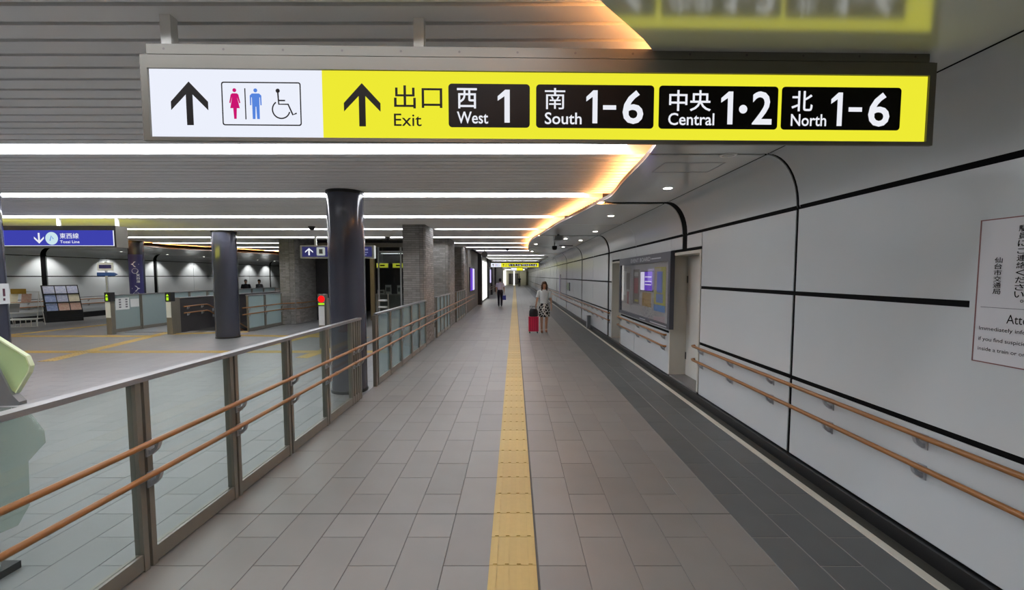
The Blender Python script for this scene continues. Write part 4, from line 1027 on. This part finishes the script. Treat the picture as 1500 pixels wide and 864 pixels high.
MB().prism([(-3.45, 1.05), (-2.87, 1.05), (-2.842, 1.005), (-2.775, .909), (-2.772, .838), (-2.882, .725), (-2.893, .459), (-2.972, .331), (-3.122, .267), (-3.45, .26)], 'y', Y0, Y1).build('lower_pane', M_acryb, t)
MB().prism([(-3.3, 0), (-3.105, 0), (-3.105, .26), (-3.3, .26)], 'y', Y0-.01, Y1+.01).build('leg', M_acryb, t)
MB().box(-3.35, -3.09, Y0-.1, Y1+.1, 0, .045).build('foot', M_bag, t)

# ------------------------------------------------------------------ behind the office glass
for x, y, lab in ((-5.74, 19.0, 'small yellow lit sign behind the office glass at left'), (-5.05, 19.0, 'small yellow lit sign behind the office glass beside the pillar')):
    t = thing('office_sign', lab, 'sign', (x, y, 2.2), 'yellow signs behind the office glass')
    MB().box(x-.26, x+.26, y, y+.06, 2.16, 2.38).build('case', M_white, t); MB().box(x-.24, x+.24, y-.008, y-.001, 2.18, 2.36).build('yellow_face', emis('lime_face', (206, 210, 60), 1.1), t)
    MB().box(x-.1, x+.1, y-.012, y-.009, 2.24, 2.3).build('dark_print', M_ink, t)
    MB().tube([(x, y+.03, 2.38), (x, y+.03, 3.4)], .012, 6).build('hanger', M_screw, t)
t = thing('office_fill_lamp', 'added fill lamp inside the office behind the dark glass', 'light', (-5.1, 20.4, 2.85))  # lamp added to brighten the dim office interior
MB().box(-6.2, -4, 20.35, 20.45, 2.86, 2.9).build('housing', M_white, t); MB().box(-6.2, -4, 20.36, 20.44, 2.845, 2.859).build('diffuser', emis('office_fill_led', (250, 252, 255), 4), t)
MB().tube([(-5.1, 20.4, 2.9), (-5.1, 20.4, 3.42)], .012, 6).build('rod', M_screw, t)
t = thing('office_counter', 'grey service counter behind the office glass', 'counter', (-4.6, 19.5, 0))
MB().box(-6.3, -3.2, 19.3, 19.8, 0, .95).build('front', M_greyplate, t); MB().box(-6.35, -3.15, 19.25, 19.85, .95, 1.0).build('worktop', M_rail_top, t)
for x, w, h, z, lab in ((-5.94, .30, .2, 1.001, 'low white paper card on the office counter'), (-5.62, .26, .42, 1.001, 'tall white printed board on the office counter'), (-5.14, .16, .4, 1.001, 'narrow white stand on the office counter near the pillar')):
    t = thing('counter_card', lab, 'card', (x, 19.4, z), 'papers on the office counter')
    MB().box(x-w/2, x+w/2, 19.38, 19.42, z, z+h).build('sheet', M_paper, t); MB().box(x-w*.35, x+w*.35, 19.375, 19.379, z+h*.3, z+h*.75).build('print', M_grey, t)
t = thing('shelf_rack', 'small rack of white papers in front of the office glass', 'rack', (-5.0, 16.6, 0))
mb = MB(); [mb.box(x-.02, x+.02, 16.5, 16.54, 0, 1.15) for x in (-5.22, -4.8)]; mb.build('upright', M_steel, t)
for k, z in enumerate((.35, .6, .85)): MB().box(-5.2, -4.82, 16.44, 16.7, z, z+.02).build('shelf', M_steel, t)
for k, z in enumerate((.371, .621, .871)):
    tag(MB().box(-5.15, -4.87, 16.45, 16.65, z, z+.05).build('paper_stack', M_paper, None, loc=(-5.0, 16.55, z)), ('white paper stack on the bottom shelf before the office', 'white paper stack on the middle shelf before the office', 'white paper stack on the top shelf before the office')[k], 'paper', 'paper stacks on the rack')

# ------------------------------------------------------------------ people
def skin_body(name, nodes, edges, parent, m):
    """nodes: {key: (pos, radius)}; root = 'pelvis'"""
    keys = list(nodes); keys.remove('pelvis'); keys = ['pelvis']+keys; ix = {k: i for i, k in enumerate(keys)}
    me = bpy.data.meshes.new(name); me.from_pydata([nodes[k][0] for k in keys], [(ix[a], ix[b]) for a, b in edges], [])
    o = bpy.data.objects.new(name, me); C.objects.link(o)
    md = o.modifiers.new('s', 'SKIN'); md.use_smooth_shade = True; md.branch_smoothing = .4
    for k in keys:
        v = me.skin_vertices[0].data[ix[k]]; r = nodes[k][1]; v.radius = (r, r) if not isinstance(r, tuple) else r; v.use_root = (k == 'pelvis')
    s = o.modifiers.new('d', 'SUBSURF'); s.levels = 2; s.render_levels = 2
    dg = bpy.context.evaluated_depsgraph_get(); new = bpy.data.meshes.new_from_object(o.evaluated_get(dg))
    bpy.data.objects.remove(o); new.materials.clear(); new.materials.append(m); new.shade_smooth()
    ob = bpy.data.objects.new(name, new); C.objects.link(ob); ob.parent = parent; return ob
def sub(mb, name, m, parent, lv=1):
    """smoothed child mesh in local coordinates"""
    o = mb.build(name, m, parent, True, local=True)
    return o
def person(lab, loc, rz, H, arms, legs, kind, mats, group=None):
    """local: facing -Y, +X = the figure's left.  arms/legs: joint positions per side s=+1/-1 scaled to H=1.7"""
    t = thing('person', lab, 'person', loc, group, rz)
    k = H/1.7; V = lambda p: (p[0]*k, p[1]*k, p[2]*k)
    N = {'pelvis': (V((0, 0, .93)), .105*k), 'waist': (V((0, 0, 1.08)), .1*k), 'chest': (V((0, 0, 1.27)), .12*k), 'neckb': (V((0, .01, 1.4)), .06*k),
         'neck': (V((0, .005, 1.46)), .046*k), 'jaw': (V((0, -.012, 1.53)), .058*k), 'head': (V((0, -.005, 1.59)), .078*k), 'crown': (V((0, .005, 1.645)), .06*k)}
    E = [('pelvis', 'waist'), ('waist', 'chest'), ('chest', 'neckb'), ('neckb', 'neck'), ('neck', 'jaw'), ('jaw', 'head'), ('head', 'crown')]
    for s in (1, -1):
        n = 'L' if s > 0 else 'R'; sh, el, wr = arms[s]
        wr_v = Vector(wr); d = (wr_v-Vector(el)).normalized()
        N[n+'sh'] = (V(sh), .052*k); N[n+'el'] = (V(el), .039*k); N[n+'wr'] = (V(wr), .027*k); pm = wr_v+d*.06; N[n+'pm'] = (V(pm), .03*k)
        E += [('chest', n+'sh'), (n+'sh', n+'el'), (n+'el', n+'wr'), (n+'wr', n+'pm')]
        for j, (oy, ln) in enumerate(((-.027, .062), (-.009, .072), (.009, .068), (.027, .054))):
            b = pm+d*.02+Vector((0, oy, 0)); m_ = b+d*ln*.55+Vector((-s*.006, 0, 0)); e_ = m_+d*ln*.45+Vector((-s*.016, 0, 0))
            N[n+'f%da' % j] = (V(b), .0095*k); N[n+'f%db' % j] = (V(m_), .0085*k); N[n+'f%dc' % j] = (V(e_), .007*k)
            E += [(n+'pm', n+'f%da' % j), (n+'f%da' % j, n+'f%db' % j), (n+'f%db' % j, n+'f%dc' % j)]
        tb = wr_v+d*.03+Vector((0, -.03, 0)); te = tb+d*.045+Vector((-s*.01, -.022, 0))
        N[n+'ta'] = (V(tb), .012*k); N[n+'tb'] = (V(te), .009*k); E += [(n+'wr', n+'ta'), (n+'ta', n+'tb')]
        hp, kn, an, toe = legs[s]
        N[n+'hp'] = (V(hp), .085*k); N[n+'kn'] = (V(kn), .055*k)
        cf = (Vector(kn)*.62+Vector(an)*.38)+Vector((0, .02, 0)); N[n+'cf'] = (V(cf), .052*k); N[n+'an'] = (V(an), .036*k); N[n+'to'] = (V(toe), .03*k)
        E += [('pelvis', n+'hp'), (n+'hp', n+'kn'), (n+'kn', n+'cf'), (n+'cf', n+'an'), (n+'an', n+'to')]
    skin_body('body', N, E, t, M_skin)
    Z = lambda *r: [(x*k, y*k, z*k, a*k, b*k) for x, y, z, a, b in r]
    # face
    mb = MB()
    for s in (1, -1): mb.loft(Z((s*.03, -.078, 1.574, .001, .001), (s*.03, -.08, 1.58, .011, .008), (s*.03, -.078, 1.587, .001, .001)), 8)
    sub(mb, 'eyes', M_eye, t)
    sub(MB().loft(Z((0, -.072, 1.585, .006, .006), (0, -.088, 1.555, .013, .014), (0, -.076, 1.545, .011, .008)), 8), 'nose', M_skin, t)
    sub(MB().loft(Z((0, -.068, 1.519, .006, .004), (0, -.072, 1.524, .021, .007), (0, -.068, 1.53, .006, .004)), 10), 'mouth', M_lip, t)
    mb = MB(); [mb.loft(Z((s*.077, .0, 1.55, .006, .01), (s*.083, .005, 1.575, .01, .018), (s*.08, .0, 1.6, .006, .012)), 8) for s in (1, -1)]; sub(mb, 'ears', M_skin, t)
    # clothes
    top = mats['top']
    body_r = [(0, 0, .97, .150, .112), (0, 0, 1.08, .140, .108), (0, -.003, 1.2, .160, .122), (0, 0, 1.32, .172, .122), (0, .005, 1.385, .145, .098), (0, .008, 1.42, .085, .075), (0, .006, 1.435, .062, .06)]
    if kind == 'woman': body_r = [(0, 0, .93, .155, .12)]+[(x, y, z, a*.93, b) for x, y, z, a, b in body_r]
    mb = MB().loft(Z(*body_r), 24)
    for s in (1, -1):
        sh, el, wr = [Vector(p) for p in arms[s]]; e2 = sh.lerp(el, .72)
        mb.tube([V(sh+Vector((-s*.05, 0, .0))), V(sh+Vector((s*.012, 0, -.012))), V(sh.lerp(el, .35)), V(e2)], [.062*k, .066*k, .064*k, .068*k], 14)
    sub(mb, 'shirt', top, t)
    if kind == 'woman':
        hem = .535
        sub(MB().loft(Z((0, 0, .98, .138, .112), (0, 0, .9, .168, .132), (0, 0, .78, .186, .15), (0, -.01, .62, .192, .165), (0, -.01, hem, .19, .17)), 24), 'skirt', mats['bottom'], t)
    else:
        mb = MB().loft(Z((0, 0, 1.0, .148, .112), (0, 0, .92, .162, .122), (0, 0, .84, .165, .122), (0, 0, .8, .14, .1)), 24)
        for s in (1, -1):
            hp, kn, an, toe = [Vector(p) for p in legs[s]]
            mb.tube([V(hp+Vector((0, 0, .03))), V(hp.lerp(kn, .4)), V(kn), V(kn.lerp(an, .5)+Vector((0, .015, 0))), V(an+Vector((0, .005, -.01)))], [.088*k, .088*k, .072*k, .066*k, .058*k], 14)
        sub(mb, 'trousers', mats['bottom'], t)
        sub(MB().loft(Z((0, 0, .985, .156, .118), (0, 0, 1.015, .155, .117)), 24, False), 'belt', M_shoe, t)
    for s in (1, -1):
        hp, kn, an, toe = [Vector(p) for p in legs[s]]; a = an+Vector((0, .045, -.045)); b = toe+Vector((0, -.06, -.0))
        a.z = min(a.z, an.z-.03)
        sub(MB().tube([V(a+Vector((0, .01, 0))), V(a), V(a.lerp(b, .35)+Vector((0, 0, .012))), V(b.lerp(a, .2)), V(b)], [.02*k, .036*k, .041*k, .037*k, .015*k], 12), 'shoe', mats['shoe'], t)
    # hair: cap plus (woman) shoulder-length back and side locks
    if kind == 'woman':
        mb = MB().loft(Z((0, .05, 1.37, .07, .03), (0, .045, 1.44, .09, .05), (0, .03, 1.52, .094, .07), (0, .022, 1.6, .094, .084), (0, .015, 1.655, .085, .082), (0, .01, 1.695, .055, .055), (0, .01, 1.71, .01, .01)), 20)
        for s in (1, -1): mb.tube([V((s*.055, -.06, 1.64)), V((s*.082, -.05, 1.57)), V((s*.088, -.045, 1.48)), V((s*.08, -.055, 1.39))], [.02*k, .028*k, .028*k, .012*k], 8)
    else:
        mb = MB().loft(Z((0, .045, 1.5, .05, .035), (0, .035, 1.55, .082, .056), (0, .02, 1.61, .087, .078), (0, .008, 1.66, .08, .08), (0, .005, 1.695, .05, .05), (0, .005, 1.706, .01, .01)), 20)
    sub(mb, 'hair', mats['hair'], t)
    return t
woman = person('woman in pale grey top and black white skirt pulling a red suitcase', (.945, 13.95, 0), 0, 1.64,
       {1: ((.165, .01, 1.36), (.225, .03, 1.1), (.235, -.03, .88)), -1: ((-.165, .01, 1.36), (-.235, .03, 1.11), (-.27, .0, .92))},
       {1: ((.085, 0, .88), (.075, -.05, .49), (.07, .06, .1), (.075, -.07, .05)), -1: ((-.085, 0, .88), (-.085, -.03, .49), (-.085, -.05, .095), (-.085, -.18, .045))},
       'woman', {'top': M_top, 'bottom': M_skirt, 'shoe': M_sandal, 'hair': M_hairb})
man = person('man in white shirt and dark trousers walking away with a blue bag', (-.86, 25.8, 0), PI, 1.68,
       {1: ((.175, .01, 1.37), (.235, .05, 1.1), (.24, -.01, .86)), -1: ((-.175, .01, 1.37), (-.24, .04, 1.1), (-.25, -.02, .86))},
       {1: ((.09, 0, .88), (.09, -.08, .49), (.08, .03, .1), (.085, -.1, .05)), -1: ((-.09, 0, .88), (-.085, -.01, .49), (-.08, .14, .12), (-.08, .02, .045))},
       'man', {'top': M_shirt, 'bottom': M_trou, 'shoe': M_shoe, 'hair': M_hairk})
STAND = ({1: ((.175, .01, 1.37), (.235, .03, 1.1), (.22, -.03, .86)), -1: ((-.175, .01, 1.37), (-.235, .03, 1.1), (-.22, -.03, .86))},
         {1: ((.09, 0, .88), (.1, -.02, .49), (.1, .02, .1), (.11, -.11, .045)), -1: ((-.09, 0, .88), (-.1, -.02, .49), (-.1, .02, .1), (-.11, -.11, .045))})
person('person in navy clothes standing behind the stairwell, left of the pair', (-15.4, 25, 0), .3, 1.62, *STAND, 'man', {'top': M_navy, 'bottom': M_trou, 'shoe': M_shoe, 'hair': M_greycloth}, 'pair behind the stairwell')
person('person in grey clothes standing behind the stairwell, right of the pair', (-14.75, 25.2, 0), -.3, 1.62, *STAND, 'man', {'top': M_greycloth, 'bottom': M_trou, 'shoe': M_shoe, 'hair': M_hairk}, 'pair behind the stairwell')
person('tiny dark clothed person at the far end of the walkway', (.8, 74, 0), PI, 1.7, *STAND, 'man', {'top': M_navy, 'bottom': M_trou, 'shoe': M_shoe, 'hair': M_hairk})
# suitcase
sx, sy = .60, 13.86
t = thing('suitcase', 'red wheeled suitcase with black bag strapped on, pulled by the woman', 'suitcase', (sx, sy, 0))
bm = MB(); bm.prism(rrect(sx-.16, sx+.16, sy-.11, sy+.11, .04), 'z', .06, .53); bm.build('shell', M_red, t)
mb = MB(); [mb.box(sx+x-.006, sx+x+.006, sy-.117, sy-.109, .08, .51) for x in (-.1, -.035, .035, .1)]; mb.build('rib', mat('deep_red', (150, 22, 48), .4), t)
mb = MB(); mb.tube([(sx-.11, sy+.08, .53), (sx-.11, sy+.08, .855), (sx+.11, sy+.08, .855), (sx+.11, sy+.08, .53)], .011, 8); mb.build('pull_handle', M_greyplate, t, True)
for dx in (-.12, .12):
    for dy in (-.08, .08): MB().tube([(sx+dx-.012, sy+dy, .03), (sx+dx+.012, sy+dy, .03)], .03, 14).build('wheel', M_bag, t, True)
t2 = thing('carry_bag', 'black soft bag resting on top of the red suitcase', 'bag', (sx, sy-.01, .53))
MB().loft([(sx, sy-.03, .532, .13, .08), (sx, sy-.03, .58, .145, .095), (sx, sy-.03, .7, .14, .09), (sx, sy-.03, .77, .1, .06), (sx, sy-.03, .785, .03, .02)], 20).build('bag_body', M_bag, t2, True)
MB().tube([(sx-.07, sy-.03, .76), (sx-.05, sy-.03, .83), (sx+.05, sy-.03, .83), (sx+.07, sy-.03, .76)], .008, 6).build('bag_handle', M_bag, t2, True)
bx, by = -.615, 25.8
t = thing('shopping_bag', 'small blue bag held by the walking man', 'bag', (bx, by, .45))
MB().prism([(bx-.1, .40), (bx+.1, .40), (bx+.09, .66), (bx-.09, .66)], 'y', by-.04, by+.04).build('bag_body', M_bluebag, t)
MB().tube([(bx-.05, by, .66), (bx-.03, by, .76), (bx+.03, by, .76), (bx+.05, by, .66)], .006, 6).build('bag_handle', M_bluebag, t)
